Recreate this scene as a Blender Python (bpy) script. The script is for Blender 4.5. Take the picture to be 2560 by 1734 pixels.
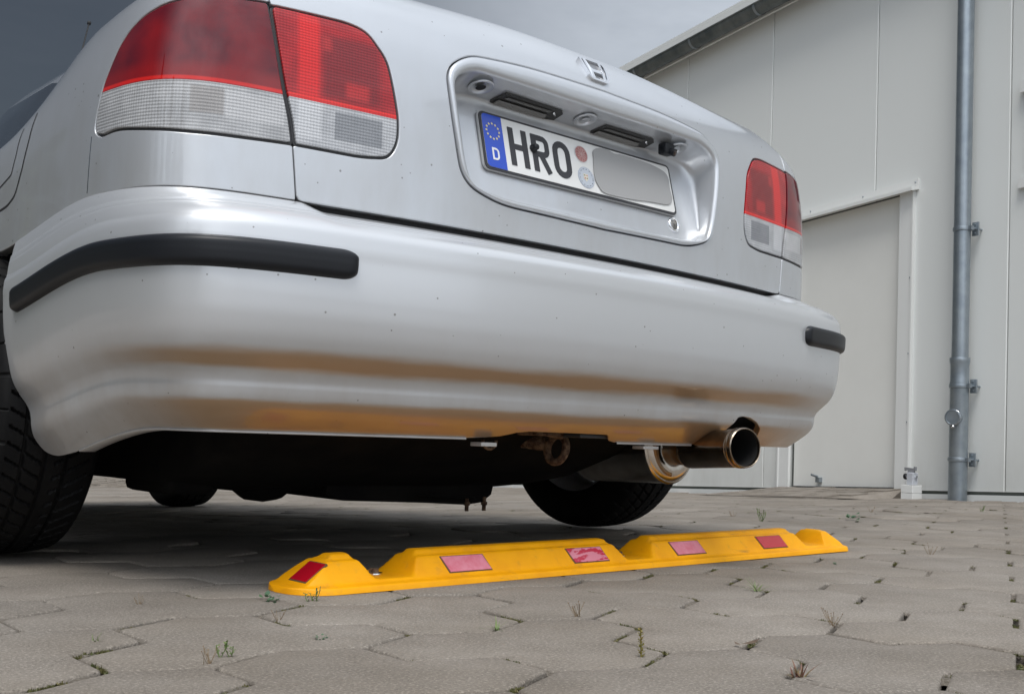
import bpy, bmesh, math, random
import numpy as np
from mathutils import Vector, Matrix, noise
from mathutils.geometry import delaunay_2d_cdt
random.seed(7); rng = np.random.default_rng(7)
for o in list(bpy.data.objects): bpy.data.objects.remove(o)
scene = bpy.context.scene
COL = scene.collection
R = math.radians

# ---------- camera (low phone camera behind the left rear wheel) ----------
CAM = np.array([-1.4836, -1.1828, 0.2557])
cam = bpy.data.cameras.new('camera'); cam.sensor_width = 36; cam.sensor_fit = 'HORIZONTAL'
cam.lens = 2735.6/2560*36; cam.shift_x = -61.1/2560; cam.shift_y = 108.35/2560
cam.clip_start = .02; cam.clip_end = 900
camo = bpy.data.objects.new('camera', cam); COL.objects.link(camo); scene.camera = camo
_y, _p, _r = -0.7472, 0.0414, 0.0341
fw = Vector((-math.sin(_y)*math.cos(_p), math.cos(_y)*math.cos(_p), math.sin(_p)))
rt = Vector((math.cos(_y), math.sin(_y), 0)); up = rt.cross(fw)
r2 = math.cos(_r)*rt + math.sin(_r)*up; u2 = -math.sin(_r)*rt + math.cos(_r)*up
camo.matrix_world = Matrix(((r2.x, u2.x, -fw.x, CAM[0]), (r2.y, u2.y, -fw.y, CAM[1]), (r2.z, u2.z, -fw.z, CAM[2]), (0, 0, 0, 1)))
def in_view(x, y, z, m=0.0):
    d = Vector((x-CAM[0], y-CAM[1], z-CAM[2])); f = d.dot(fw)
    if f < .05: return None
    px = 1341.1+2735.6*d.dot(r2)/f; py = 975.35-2735.6*d.dot(u2)/f
    return (px, py, f) if (-m < px < 2560+m and -m < py < 1734+m) else None

# ---------- world: overcast, a darker rain cloud in the north-west ----------
SUN_EL, SUN_AZ = R(63), R(-132)        # azimuth measured from +Y towards +X
world = bpy.data.worlds.new('World'); scene.world = world; world.use_nodes = True
nt = world.node_tree; N = nt.nodes; L = nt.links; N.clear()
out = N.new('ShaderNodeOutputWorld')
sky = N.new('ShaderNodeTexSky'); sky.sky_type = 'NISHITA'; sky.sun_disc = False
sky.sun_elevation = SUN_EL; sky.sun_rotation = SUN_AZ; sky.dust_density = 3; sky.air_density = 1.2
bg1 = N.new('ShaderNodeBackground'); bg1.inputs[1].default_value = .10; L.new(sky.outputs[0], bg1.inputs[0])
tc = N.new('ShaderNodeTexCoord')
mp = N.new('ShaderNodeMapping'); mp.inputs['Scale'].default_value = (1.0, 1.0, 2.6); L.new(tc.outputs['Generated'], mp.inputs[0])
ns = N.new('ShaderNodeTexNoise'); ns.inputs['Scale'].default_value = 2.2; ns.inputs['Detail'].default_value = 6; ns.inputs['Roughness'].default_value = .58
ns.inputs['Distortion'].default_value = .35; L.new(mp.outputs[0], ns.inputs['Vector'])
rp = N.new('ShaderNodeValToRGB'); rp.color_ramp.elements[0].position = .34; rp.color_ramp.elements[1].position = .64
rp.color_ramp.elements[0].color = (.365, .395, .435, 1); rp.color_ramp.elements[1].color = (.625, .665, .72, 1)
L.new(ns.outputs['Fac'], rp.inputs[0])
dt = N.new('ShaderNodeVectorMath'); dt.operation = 'DOT_PRODUCT'; L.new(tc.outputs['Generated'], dt.inputs[0])
STORM = Vector((-.42, .86, .30)).normalized(); dt.inputs[1].default_value = STORM
wob = N.new('ShaderNodeMath'); wob.operation = 'MULTIPLY_ADD'; L.new(ns.outputs['Fac'], wob.inputs[0]); wob.inputs[1].default_value = .22; L.new(dt.outputs['Value'], wob.inputs[2])
mr = N.new('ShaderNodeMapRange'); mr.interpolation_type = 'SMOOTHSTEP'; L.new(wob.outputs[0], mr.inputs[0])
mr.inputs[1].default_value = .38; mr.inputs[2].default_value = .86; mr.inputs[3].default_value = 1.0; mr.inputs[4].default_value = .06
ml = N.new('ShaderNodeMix'); ml.data_type = 'RGBA'; ml.blend_type = 'MULTIPLY'; ml.inputs[0].default_value = 1
L.new(rp.outputs[0], ml.inputs[6]); L.new(mr.outputs[0], ml.inputs[7])
bg2 = N.new('ShaderNodeBackground'); bg2.inputs[1].default_value = .95; 
sz = N.new('ShaderNodeSeparateXYZ'); L.new(tc.outputs['Generated'], sz.inputs[0])
cie = N.new('ShaderNodeMapRange'); cie.inputs[1].default_value = 0; cie.inputs[2].default_value = 1; cie.inputs[3].default_value = .76; cie.inputs[4].default_value = .84; L.new(sz.outputs[2], cie.inputs[0])
m3 = N.new('ShaderNodeMix'); m3.data_type = 'RGBA'; m3.blend_type = 'MULTIPLY'; m3.inputs[0].default_value = 1; L.new(ml.outputs[2], m3.inputs[6]); L.new(cie.outputs[0], m3.inputs[7]); 
sdot = N.new('ShaderNodeVectorMath'); sdot.operation = 'DOT_PRODUCT'; L.new(tc.outputs['Generated'], sdot.inputs[0]); sdot.inputs[1].default_value = (math.sin(SUN_AZ)*.94, math.cos(SUN_AZ)*.94, .34)
smr = N.new('ShaderNodeMapRange'); smr.interpolation_type = 'SMOOTHSTEP'; smr.inputs[1].default_value = -1; smr.inputs[2].default_value = 1; smr.inputs[3].default_value = .60; smr.inputs[4].default_value = 1.30; L.new(sdot.outputs['Value'], smr.inputs[0])
m4 = N.new('ShaderNodeMix'); m4.data_type = 'RGBA'; m4.blend_type = 'MULTIPLY'; m4.inputs[0].default_value = 1; L.new(m3.outputs[2], m4.inputs[6]); L.new(smr.outputs[0], m4.inputs[7]); L.new(m4.outputs[2], bg2.inputs[0])
mx = N.new('ShaderNodeMixShader'); mx.inputs[0].default_value = .93
L.new(bg1.outputs[0], mx.inputs[1]); L.new(bg2.outputs[0], mx.inputs[2]); L.new(mx.outputs[0], out.inputs[0])
sl = bpy.data.lights.new('sun', 'SUN'); sl.energy = .85; sl.angle = R(26); sl.color = (1, .97, .92)
so = bpy.data.objects.new('sun', sl); COL.objects.link(so)
sd = Vector((math.sin(SUN_AZ)*math.cos(SUN_EL), math.cos(SUN_AZ)*math.cos(SUN_EL), math.sin(SUN_EL)))
so.rotation_euler = sd.to_track_quat('Z', 'Y').to_euler(); so.location = sd*50
vs = scene.view_settings; vs.view_transform = 'Standard'; vs.look = 'None'; vs.exposure = 1.3; vs.gamma = 1; vs.use_curve_mapping = False
scene.render.resolution_x = 1024; scene.render.resolution_y = 693
scene.render.engine = 'CYCLES'; scene.cycles.max_bounces = 8

# ---------- helpers ----------
def link(o, parent=None):
    COL.objects.link(o)
    if parent is not None: o.parent = parent
    return o
def empty(name, label=None, cat=None, loc=(0, 0, 0), group=None, kind=None):
    o = bpy.data.objects.new(name, None); COL.objects.link(o); o.location = loc
    tag(o, label, cat, group, kind); return o
def tag(o, label=None, cat=None, group=None, kind=None):
    if label: o['label'] = label
    if cat: o['category'] = cat
    if group: o['group'] = group
    if kind: o['kind'] = kind
    return o
def mesh_obj(name, V, F, mat, parent=None, smooth=True, normals=None, uv=None):
    me = bpy.data.meshes.new(name)
    me.from_pydata([tuple(map(float, v)) for v in V], [], [tuple(int(i) for i in f) for f in F])
    if mat is not None:
        for m in (mat if isinstance(mat, (list, tuple)) else [mat]): me.materials.append(m)
    if uv is not None:
        ul = me.uv_layers.new(name='UVMap'); li = np.zeros(len(me.loops), np.int32); me.loops.foreach_get('vertex_index', li)
        ul.data.foreach_set('uv', np.asarray(uv, np.float32)[li].ravel())
    if smooth: me.polygons.foreach_set('use_smooth', [True]*len(me.polygons))
    me.update()
    if normals is not None: me.normals_split_custom_set_from_vertices([tuple(map(float, n)) for n in normals])
    o = bpy.data.objects.new(name, me); link(o, parent); return o
class MB:                                  # small mesh collector (verts + faces)
    def __init__(s): s.V = []; s.F = []; s.M = []; s.mi = 0
    def add(s, V, F):
        b = len(s.V); s.V += [tuple(v) for v in V]; s.F += [tuple(i+b for i in f) for f in F]; s.M += [s.mi]*len(F); return s
    def box(s, c, d, rz=0, bev=0, M=None):
        x, y, z = d[0]/2, d[1]/2, d[2]/2
        if bev:
            bm = bmesh.new(); bmesh.ops.create_cube(bm, size=1)
            for v in bm.verts: v.co = Vector((v.co.x*d[0], v.co.y*d[1], v.co.z*d[2]))
            bmesh.ops.bevel(bm, geom=bm.edges[:], offset=bev, segments=2, profile=.5, affect='EDGES')
            V = [v.co.copy() for v in bm.verts]; bm.verts.index_update(); F = [[v.index for v in f.verts] for f in bm.faces]; bm.free()
        else:
            V = [Vector((i*x, j*y, k*z)) for i in (-1, 1) for j in (-1, 1) for k in (-1, 1)]
            F = [(0, 1, 3, 2), (4, 6, 7, 5), (0, 4, 5, 1), (2, 3, 7, 6), (0, 2, 6, 4), (1, 5, 7, 3)]
        m = M if M is not None else Matrix.Rotation(rz, 3, 'Z')
        return s.add([tuple(m @ v + Vector(c)) for v in V], F)
    def tube(s, P, r, n=12, caps=True):
        P = [Vector(q) for q in P]; rr = r if isinstance(r, (list, tuple)) else [r]*len(P)
        V = []; F = []; ref = None
        for i, q in enumerate(P):
            t = (P[min(i+1, len(P)-1)]-P[max(i-1, 0)]).normalized()
            if ref is None: ref = t.orthogonal().normalized()
            ref = (ref - t*ref.dot(t)).normalized(); b = t.cross(ref)
            for k in range(n):
                a = 2*math.pi*k/n; V.append(tuple(q+(ref*math.cos(a)+b*math.sin(a))*rr[i]))
        for i in range(len(P)-1):
            for k in range(n): F.append((i*n+k, i*n+(k+1) % n, (i+1)*n+(k+1) % n, (i+1)*n+k))
        if caps: F += [tuple(range(n-1, -1, -1)), tuple(range((len(P)-1)*n, len(P)*n))]
        return s.add(V, F)
    def lathe(s, prof, axis_o, axis_d, n=48, close=False):   # prof: (along, radius)
        o = Vector(axis_o); d = Vector(axis_d).normalized(); u = d.orthogonal().normalized(); v = d.cross(u)
        V = []; F = []
        for (h, r) in prof:
            for k in range(n):
                a = 2*math.pi*k/n; V.append(tuple(o+d*h+(u*math.cos(a)+v*math.sin(a))*r))
        m = len(prof)
        for i in range(m-1):
            for k in range(n): F.append((i*n+k, i*n+(k+1) % n, (i+1)*n+(k+1) % n, (i+1)*n+k))
        return s.add(V, F)
    def prism(s, poly, h, M=None, off=(0, 0, 0)):            # polygon in xy, extruded to +z by h
        n = len(poly); V = [Vector((x, y, 0)) for x, y in poly]+[Vector((x, y, h)) for x, y in poly]
        F = [tuple(range(n-1, -1, -1)), tuple(range(n, 2*n))]+[(i, (i+1) % n, n+(i+1) % n, n+i) for i in range(n)]
        if M is not None: V = [M @ v for v in V]
        return s.add([tuple(Vector(v)+Vector(off)) for v in V], F)
    def build(s, name, mat, parent=None, smooth=False, sharp=None):
        o = mesh_obj(name, s.V, s.F, mat, parent, smooth)
        if any(s.M): o.data.polygons.foreach_set('material_index', s.M)
        if sharp:
            o.data.polygons.foreach_set('use_smooth', [True]*len(o.data.polygons))
            o.data.set_sharp_from_angle(angle=R(sharp))
        return o

# ---------- materials ----------
def mat(name, col, rough=.5, metal=0, coat=0, spec=None, **kw):
    m = bpy.data.materials.new(name); m.use_nodes = True
    b = m.node_tree.nodes['Principled BSDF']; b.inputs['Base Color'].default_value = (*col, 1)
    b.inputs['Roughness'].default_value = rough; b.inputs['Metallic'].default_value = metal; b.inputs['Coat Weight'].default_value = coat
    if coat: b.inputs['Coat Roughness'].default_value = kw.get('coat_rough', .04)
    if spec is not None: b.inputs['Specular IOR Level'].default_value = spec
    return m
def nd(m, t, **kw):
    n = m.node_tree.nodes.new(t)
    for k, v in kw.items():
        if isinstance(v, tuple) or not hasattr(n, k): n.inputs[k.replace('_', ' ')].default_value = v
        else: setattr(n, k, v)
    return n
def noise_mix(m, c1, c2, scale=5, detail=6, lo=.35, hi=.65, coord='Object', rough=.6, inp='Base Color', fac=1.0, stretch=None):
    """replace the base colour with a noise mix c1/c2; returns the mix node"""
    t = m.node_tree; b = t.nodes['Principled BSDF']
    c = nd(m, 'ShaderNodeTexCoord'); n = nd(m, 'ShaderNodeTexNoise'); n.inputs['Scale'].default_value = scale; n.inputs['Detail'].default_value = detail; n.inputs['Roughness'].default_value = rough
    src = c.outputs[coord]
    if stretch:
        mm = nd(m, 'ShaderNodeMapping'); mm.inputs['Scale'].default_value = stretch; t.links.new(src, mm.inputs[0]); src = mm.outputs[0]
    t.links.new(src, n.inputs['Vector'])
    r = nd(m, 'ShaderNodeMapRange'); r.inputs[1].default_value = lo; r.inputs[2].default_value = hi; r.inputs[4].default_value = fac
    t.links.new(n.outputs['Fac'], r.inputs[0])
    x = nd(m, 'ShaderNodeMix'); x.data_type = 'RGBA'; t.links.new(r.outputs[0], x.inputs[0])
    if isinstance(c1, (tuple, list)): x.inputs[6].default_value = (*c1, 1)
    else: t.links.new(c1, x.inputs[6])
    x.inputs[7].default_value = (*c2, 1)
    t.links.new(x.outputs[2], b.inputs[inp]); return x
def bump(m, scale, strength, dist=.002, detail=4, coord='Object', stretch=None, prev=None):
    t = m.node_tree; b = t.nodes['Principled BSDF']
    c = nd(m, 'ShaderNodeTexCoord'); n = nd(m, 'ShaderNodeTexNoise'); n.inputs['Scale'].default_value = scale; n.inputs['Detail'].default_value = detail
    src = c.outputs[coord]
    if stretch:
        mm = nd(m, 'ShaderNodeMapping'); mm.inputs['Scale'].default_value = stretch; t.links.new(src, mm.inputs[0]); src = mm.outputs[0]
    t.links.new(src, n.inputs['Vector'])
    u = nd(m, 'ShaderNodeBump'); u.inputs['Strength'].default_value = strength; u.inputs['Distance'].default_value = dist
    t.links.new(n.outputs['Fac'], u.inputs['Height'])
    if prev is not None: t.links.new(prev, u.inputs['Normal'])
    t.links.new(u.outputs[0], b.inputs['Normal']); return u.outputs[0]
def dirt_by_height(m, base, dirt, z0, z1, scale=9, amount=.8, speck=True):
    """road dust: more of it low on the car, broken up by noise, with dark specks of grime"""
    t = m.node_tree; b = t.nodes['Principled BSDF']
    c = nd(m, 'ShaderNodeTexCoord'); sp = nd(m, 'ShaderNodeSeparateXYZ'); t.links.new(c.outputs['Object'], sp.inputs[0])
    r = nd(m, 'ShaderNodeMapRange'); r.interpolation_type = 'SMOOTHSTEP'; r.inputs[1].default_value = z0; r.inputs[2].default_value = z1; r.inputs[3].default_value = 1; r.inputs[4].default_value = .03; t.links.new(sp.outputs[2], r.inputs[0])
    n = nd(m, 'ShaderNodeTexNoise'); n.inputs['Scale'].default_value = scale; n.inputs['Detail'].default_value = 7; n.inputs['Roughness'].default_value = .62
    stm = nd(m, 'ShaderNodeMapping'); stm.inputs['Scale'].default_value = (1, 1, .35); t.links.new(c.outputs['Object'], stm.inputs[0]); t.links.new(stm.outputs[0], n.inputs['Vector'])
    q = nd(m, 'ShaderNodeMapRange'); q.inputs[1].default_value = .25; q.inputs[2].default_value = .8; q.inputs[3].default_value = .08; t.links.new(n.outputs['Fac'], q.inputs[0])
    k = nd(m, 'ShaderNodeMath'); k.operation = 'MULTIPLY'; t.links.new(r.outputs[0], k.inputs[0]); t.links.new(q.outputs[0], k.inputs[1])
    k2 = nd(m, 'ShaderNodeMath'); k2.operation = 'MULTIPLY'; k2.inputs[1].default_value = amount; t.links.new(k.outputs[0], k2.inputs[0])
    x = nd(m, 'ShaderNodeMix'); x.data_type = 'RGBA'; x.inputs[6].default_value = (*base, 1); x.inputs[7].default_value = (*dirt, 1); t.links.new(k2.outputs[0], x.inputs[0])
    o = x.outputs[2]
    if speck:
        v = nd(m, 'ShaderNodeTexVoronoi'); v.inputs['Scale'].default_value = 55; v.inputs['Randomness'].default_value = 1; t.links.new(c.outputs['Object'], v.inputs['Vector'])
        sz = nd(m, 'ShaderNodeSeparateColor'); t.links.new(v.outputs['Color'], sz.inputs[0])
        th = nd(m, 'ShaderNodeMath'); th.operation = 'MULTIPLY_ADD'; t.links.new(sz.outputs[0], th.inputs[0]); th.inputs[1].default_value = .24; th.inputs[2].default_value = -.125
        lt = nd(m, 'ShaderNodeMath'); lt.operation = 'LESS_THAN'; t.links.new(v.outputs['Distance'], lt.inputs[0]); t.links.new(th.outputs[0], lt.inputs[1])
        x2 = nd(m, 'ShaderNodeMix'); x2.data_type = 'RGBA'; t.links.new(o, x2.inputs[6]); x2.inputs[7].default_value = (.09, .075, .06, 1)
        f2 = nd(m, 'ShaderNodeMath'); f2.operation = 'MULTIPLY'; f2.inputs[1].default_value = .62; t.links.new(lt.outputs[0], f2.inputs[0]); t.links.new(f2.outputs[0], x2.inputs[0]); o = x2.outputs[2]
    t.links.new(o, b.inputs['Base Color'])
    rr = nd(m, 'ShaderNodeMapRange'); rr.inputs[3].default_value = b.inputs['Roughness'].default_value; rr.inputs[4].default_value = .6; t.links.new(k2.outputs[0], rr.inputs[0]); t.links.new(rr.outputs[0], b.inputs['Roughness'])
    mm = nd(m, 'ShaderNodeMapRange'); mm.inputs[3].default_value = b.inputs['Metallic'].default_value; mm.inputs[4].default_value = .1; t.nodes.remove(mm)
    cc = nd(m, 'ShaderNodeMapRange'); cc.inputs[3].default_value = b.inputs['Coat Weight'].default_value; cc.inputs[4].default_value = .25; t.nodes.remove(cc)
    return x

M = {}
M['paint'] = mat('silver_paint', (.64, .655, .675), .34, .48, .7, coat_rough=.07)
xd = dirt_by_height(M['paint'], (.64, .655, .675), (.36, .28, .20), .22, .46, 11, .55)
def dust_reflection_bands(m, xmix, colour, bands, a0, a1, amount):
    '''road film and a painted reflection of the yellow wheel stop on the two inward-turning flutes of the bumper (UV = distance round the bumper, distance down it)'''
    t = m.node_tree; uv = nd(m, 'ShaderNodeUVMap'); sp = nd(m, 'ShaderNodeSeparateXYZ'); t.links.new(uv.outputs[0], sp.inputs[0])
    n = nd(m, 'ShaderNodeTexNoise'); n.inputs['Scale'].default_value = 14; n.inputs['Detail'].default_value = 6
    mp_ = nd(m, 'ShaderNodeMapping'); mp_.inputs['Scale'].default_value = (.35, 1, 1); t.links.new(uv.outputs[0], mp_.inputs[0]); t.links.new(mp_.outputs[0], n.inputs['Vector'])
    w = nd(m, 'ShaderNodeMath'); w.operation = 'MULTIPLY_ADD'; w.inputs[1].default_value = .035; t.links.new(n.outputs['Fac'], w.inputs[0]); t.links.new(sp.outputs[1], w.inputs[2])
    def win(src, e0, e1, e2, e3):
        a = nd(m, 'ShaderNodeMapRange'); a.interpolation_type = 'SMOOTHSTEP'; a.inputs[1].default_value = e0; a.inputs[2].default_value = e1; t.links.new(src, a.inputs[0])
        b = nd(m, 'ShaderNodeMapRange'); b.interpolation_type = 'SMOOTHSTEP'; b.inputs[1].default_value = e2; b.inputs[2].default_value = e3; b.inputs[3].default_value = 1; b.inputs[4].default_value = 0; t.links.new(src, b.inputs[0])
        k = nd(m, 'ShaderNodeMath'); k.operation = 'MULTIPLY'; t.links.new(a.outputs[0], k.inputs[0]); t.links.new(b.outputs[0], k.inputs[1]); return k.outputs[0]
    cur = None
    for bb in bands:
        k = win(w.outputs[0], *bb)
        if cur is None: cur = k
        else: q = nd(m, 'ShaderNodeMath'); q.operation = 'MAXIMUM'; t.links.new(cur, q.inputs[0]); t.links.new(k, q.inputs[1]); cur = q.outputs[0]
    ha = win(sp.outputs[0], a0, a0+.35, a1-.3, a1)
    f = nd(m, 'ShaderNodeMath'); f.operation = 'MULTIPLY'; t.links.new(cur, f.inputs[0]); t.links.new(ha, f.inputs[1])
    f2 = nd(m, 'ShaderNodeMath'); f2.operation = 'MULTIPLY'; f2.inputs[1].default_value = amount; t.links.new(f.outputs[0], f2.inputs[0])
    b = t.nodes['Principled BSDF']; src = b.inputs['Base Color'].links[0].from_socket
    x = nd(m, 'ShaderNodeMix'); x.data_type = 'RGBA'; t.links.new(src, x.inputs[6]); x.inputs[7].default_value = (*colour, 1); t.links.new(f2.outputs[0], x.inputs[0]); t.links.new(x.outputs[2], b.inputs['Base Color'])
dust_reflection_bands(M['paint'], xd, (.42, .25, .11), [(.510, .548, .572, .604), (.695, .722, .86, .90)], -1.15, .78, .85)  # orange bands: part road dust, part painted reflection of the yellow stop
bump(M['paint'], 900, .05, .0004, 2)
M['paint_clean'] = mat('silver_paint_lid', (.60, .63, .67), .33, .52, 1, coat_rough=.03)
dirt_by_height(M['paint_clean'], (.585, .61, .645), (.36, .33, .29), .55, 1.05, 14, .38)
bump(M['paint_clean'], 900, .05, .0004, 2)
M['gap'] = mat('dark_gap_rubber', (.012, .012, .013), .7)
M['seal'] = mat('lens_seal', (.035, .035, .038), .5)
M['rubber'] = mat('black_trim_plastic', (.010, .0115, .015), .40, spec=.35); bump(M['rubber'], 700, .12, .0004, 2)
M['under'] = mat('underbody_black', (.004, .004, .0045), .9, spec=.15); noise_mix(M['under'], (.003, .003, .0035), (.010, .009, .008), 9)
M['tyre'] = mat('tyre_rubber', (.014, .014, .015), .66, spec=.22); noise_mix(M['tyre'], (.003, .003, .0035), (.009, .0085, .008), 22, lo=.45, hi=.8)
bump(M['tyre'], 400, .2, .0008)
M['rim'] = mat('brushed_rim', (.55, .56, .58), .5, .4)
M['chrome'] = mat('chrome', (.80, .81, .83), .12, 1); bump(M['chrome'], 60, .06, .001)
M['steel'] = mat('stainless_steel', (.42, .40, .37), .22, 1)
noise_mix(M['steel'], (.78, .74, .69), (.50, .42, .34), 14, lo=.45, hi=.75)
M['rust'] = mat('rusty_steel', (.20, .10, .05), .85, .2); noise_mix(M['rust'], (.05, .022, .012), (.20, .13, .08), 70, lo=.4, hi=.62); bump(M['rust'], 200, .6, .001)
M['tan'] = mat('heat_tinted_steel', (.45, .27, .12), .35, .8); noise_mix(M['tan'], (.42, .23, .09), (.30, .27, .22), 30)
M['soot'] = mat('soot', (.004, .004, .004), .9)
# ---------- car surfaces (metres; X right, Y forward, Z up; car centre line X=0) ----------
def _dense(pts, n=900, sm=9):
    P = np.array(pts, float)
    d = np.r_[0, np.cumsum(np.linalg.norm(np.diff(P, axis=0), axis=1))]
    t = np.linspace(0, d[-1], n)
    # cubic Hermite with averaged tangents
    m = np.gradient(P, d, axis=0)
    i = np.clip(np.searchsorted(d, t) - 1, 0, len(d) - 2)
    h = d[i+1] - d[i]; u = (t - d[i]) / h
    h00 = 2*u**3-3*u**2+1; h10 = u**3-2*u**2+u; h01 = -2*u**3+3*u**2; h11 = u**3-u**2
    Q = h00[:, None]*P[i] + (h10*h)[:, None]*m[i] + h01[:, None]*P[i+1] + (h11*h)[:, None]*m[i+1]
    k = np.exp(-0.5*(np.arange(-3*sm, 3*sm+1)/sm)**2); k /= k.sum()
    e0 = Q[0]*2 - Q[3*sm:0:-1]; e1 = Q[-1]*2 - Q[-2:-3*sm-2:-1]
    R = np.vstack([e0, Q, e1])
    return np.stack([np.convolve(R[:, c], k, 'valid') for c in range(P.shape[1])], 1)

def _mirror(half):
    h = list(half)
    return [(-x, y) for x, y in h[:0:-1]] + h

class Plan:
    def __init__(s, half, sm=20):
        Q = _dense(_mirror(half), 3001, sm)
        s.l = np.r_[0, np.cumsum(np.linalg.norm(np.diff(Q, axis=0), axis=1))]
        s.l -= np.interp(0.0, Q[:, 0], s.l); s.Q = Q
        T = np.gradient(Q, s.l, axis=0); T /= np.linalg.norm(T, axis=1)[:, None]
        s.N = np.stack([T[:, 1], -T[:, 0]], 1)
        # offset directions: the normals, widely smoothed, so inward offsets never fold at the corners
        d_ = float(np.median(np.diff(s.l))); k = int(.085/d_); g = np.exp(-.5*(np.arange(-3*k, 3*k+1)/k)**2); g /= g.sum()
        s.N = np.stack([np.convolve(np.r_[[s.N[0, c]]*(3*k), s.N[:, c], [s.N[-1, c]]*(3*k)], g, 'valid') for c in (0, 1)], 1)
    def at(s, a):
        a = np.asarray(a, float)
        P = np.stack([np.interp(a, s.l, s.Q[:, 0]), np.interp(a, s.l, s.Q[:, 1])], -1)
        N = np.stack([np.interp(a, s.l, s.N[:, 0]), np.interp(a, s.l, s.N[:, 1])], -1)
        return P, N/np.linalg.norm(N, axis=-1, keepdims=True)
    def a_of_x(s, x): return float(np.interp(x, s.Q[:, 0], s.l))

class Prof:                       # w -> (offset outward, height)
    def __init__(s, rows, sm=5):
        R = np.array(rows, float)
        w = np.linspace(R[0, 0], R[-1, 0], 1501)
        s.w = w
        D = []
        for c in (1, 2):
            m = np.gradient(R[:, c], R[:, 0]); x = R[:, 0]
            i = np.clip(np.searchsorted(x, w)-1, 0, len(x)-2); h = x[i+1]-x[i]; u = (w-x[i])/h
            y = (2*u**3-3*u**2+1)*R[i, c]+(u**3-2*u**2+u)*h*m[i]+(-2*u**3+3*u**2)*R[i+1, c]+(u**3-u**2)*h*m[i+1]
            k = np.exp(-0.5*(np.arange(-3*sm, 3*sm+1)/sm)**2); k /= k.sum()
            e0 = 2*y[0]-y[3*sm:0:-1]; e1 = 2*y[-1]-y[-2:-3*sm-2:-1]
            D.append(np.convolve(np.r_[e0, y, e1], k, 'valid'))
        s.D = D
    def at(s, w): return np.interp(w, s.w, s.D[0]), np.interp(w, s.w, s.D[1])

def sstep(x, a, b):
    u = np.clip((x-a)/(b-a), 0, 1); return u*u*(3-2*u)

BODY = Plan([(0,.245),(.2,.248),(.4,.260),(.55,.276),(.64,.289),(.72,.300),(.777,.311),(.819,.337),(.841,.378),(.851,.44),(.860,.53),(.866,.66),(.876,.85),(.882,1.2),(.885,2.0),(.875,2.9),(.84,3.6),(.76,4.10)])
BUMP = Plan([(0,.135),(.2,.138),(.4,.151),(.55,.170),(.65,.184),(.725,.198),(.778,.2155),(.818,.242),(.846,.285),(.864,.345),(.877,.43),(.887,.56),(.893,.75),(.895,1.0)])
REARP = Prof([(.50,-.012,.50),(.56,-.002,.56),(.62,0,.62),(.70,0,.70),(.78,-.002,.78),(.84,-.007,.84),(.90,-.016,.895),(.94,-.028,.935),(.98,-.048,.968),(1.02,-.078,.993),(1.06,-.115,1.012),(1.12,-.17,1.028),(1.2,-.25,1.040),(1.35,-.40,1.050),(1.5,-.55,1.055)])
FLANKP = Prof([(.30,-.02,.30),(.40,-.006,.40),(.50,0,.50),(.56,.0,.56),(.62,0,.62),(.70,-.001,.70),(.76,-.008,.76),(.82,-.024,.815),(.88,-.050,.858),(.94,-.085,.892),(1.0,-.125,.914),(1.06,-.16,.928),(1.12,-.19,.938),(1.2,-.24,.948),(1.35,-.3,.956),(1.5,-.34,.96)])
def s_body(a, w):
    P, N = BODY.at(a); o1, z1 = REARP.at(w); o2, z2 = FLANKP.at(w)
    k = sstep(np.abs(a), .70, 1.60)
    o = o1*(1-k)+o2*k; z = z1*(1-k)+z2*k; b = np.abs(a)
    z = z - .045*sstep(b, .60, .86)*(1-sstep(b, 1.0, 1.5))*sstep(w, .89, 1.02) - .130*sstep(b, 1.08, 1.60)*sstep(w, .70, .90)
    z = z + .010*(1-sstep(b, .1, .5))*sstep(w, .96, 1.04)
    return np.stack([P[..., 0]+N[..., 0]*o, P[..., 1]+N[..., 1]*o, z+0*o], -1)
BUMPP = Prof([(0,-.125,.594),(.06,-.088,.583),(.11,-.052,.573),(.15,-.024,.562),(.19,-.004,.547),(.235,.0015,.525),(.28,.001,.50),(.33,.0005,.47),(.38,-.001,.44),(.43,-.004,.41),(.48,-.011,.380),(.52,-.022,.360),(.555,-.037,.345),(.59,-.050,.332),(.615,-.0545,.323),(.65,-.056,.310),(.68,-.059,.298),(.71,-.066,.287),(.75,-.082,.273),(.80,-.100,.260),(.84,-.112,.252),(.87,-.1175,.2485)], 4)
def _topmap():
    a = np.linspace(-2.2, 2.2, 881); P, N = BUMP.at(a); A = np.linspace(-2.4, 2.4, 4801); B, NB = BODY.at(A); out = []
    for i in range(len(a)):
        q = P[i]-N[i]*(.115 if abs(a[i]) < .7 else .03+.085*float(1-sstep(abs(a[i]), .7, 1.1)))
        out.append(A[np.argmin(np.hypot(B[:, 0]-q[0], B[:, 1]-q[1]))])
    out = np.array(out); k = np.exp(-.5*(np.arange(-24, 25)/8.)**2); k /= k.sum()
    e = np.r_[2*out[0]-out[24:0:-1], out, 2*out[-1]-out[-2:-26:-1]]
    return a, np.convolve(e, k, 'valid')
_TA, _TB = _topmap()
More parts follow.
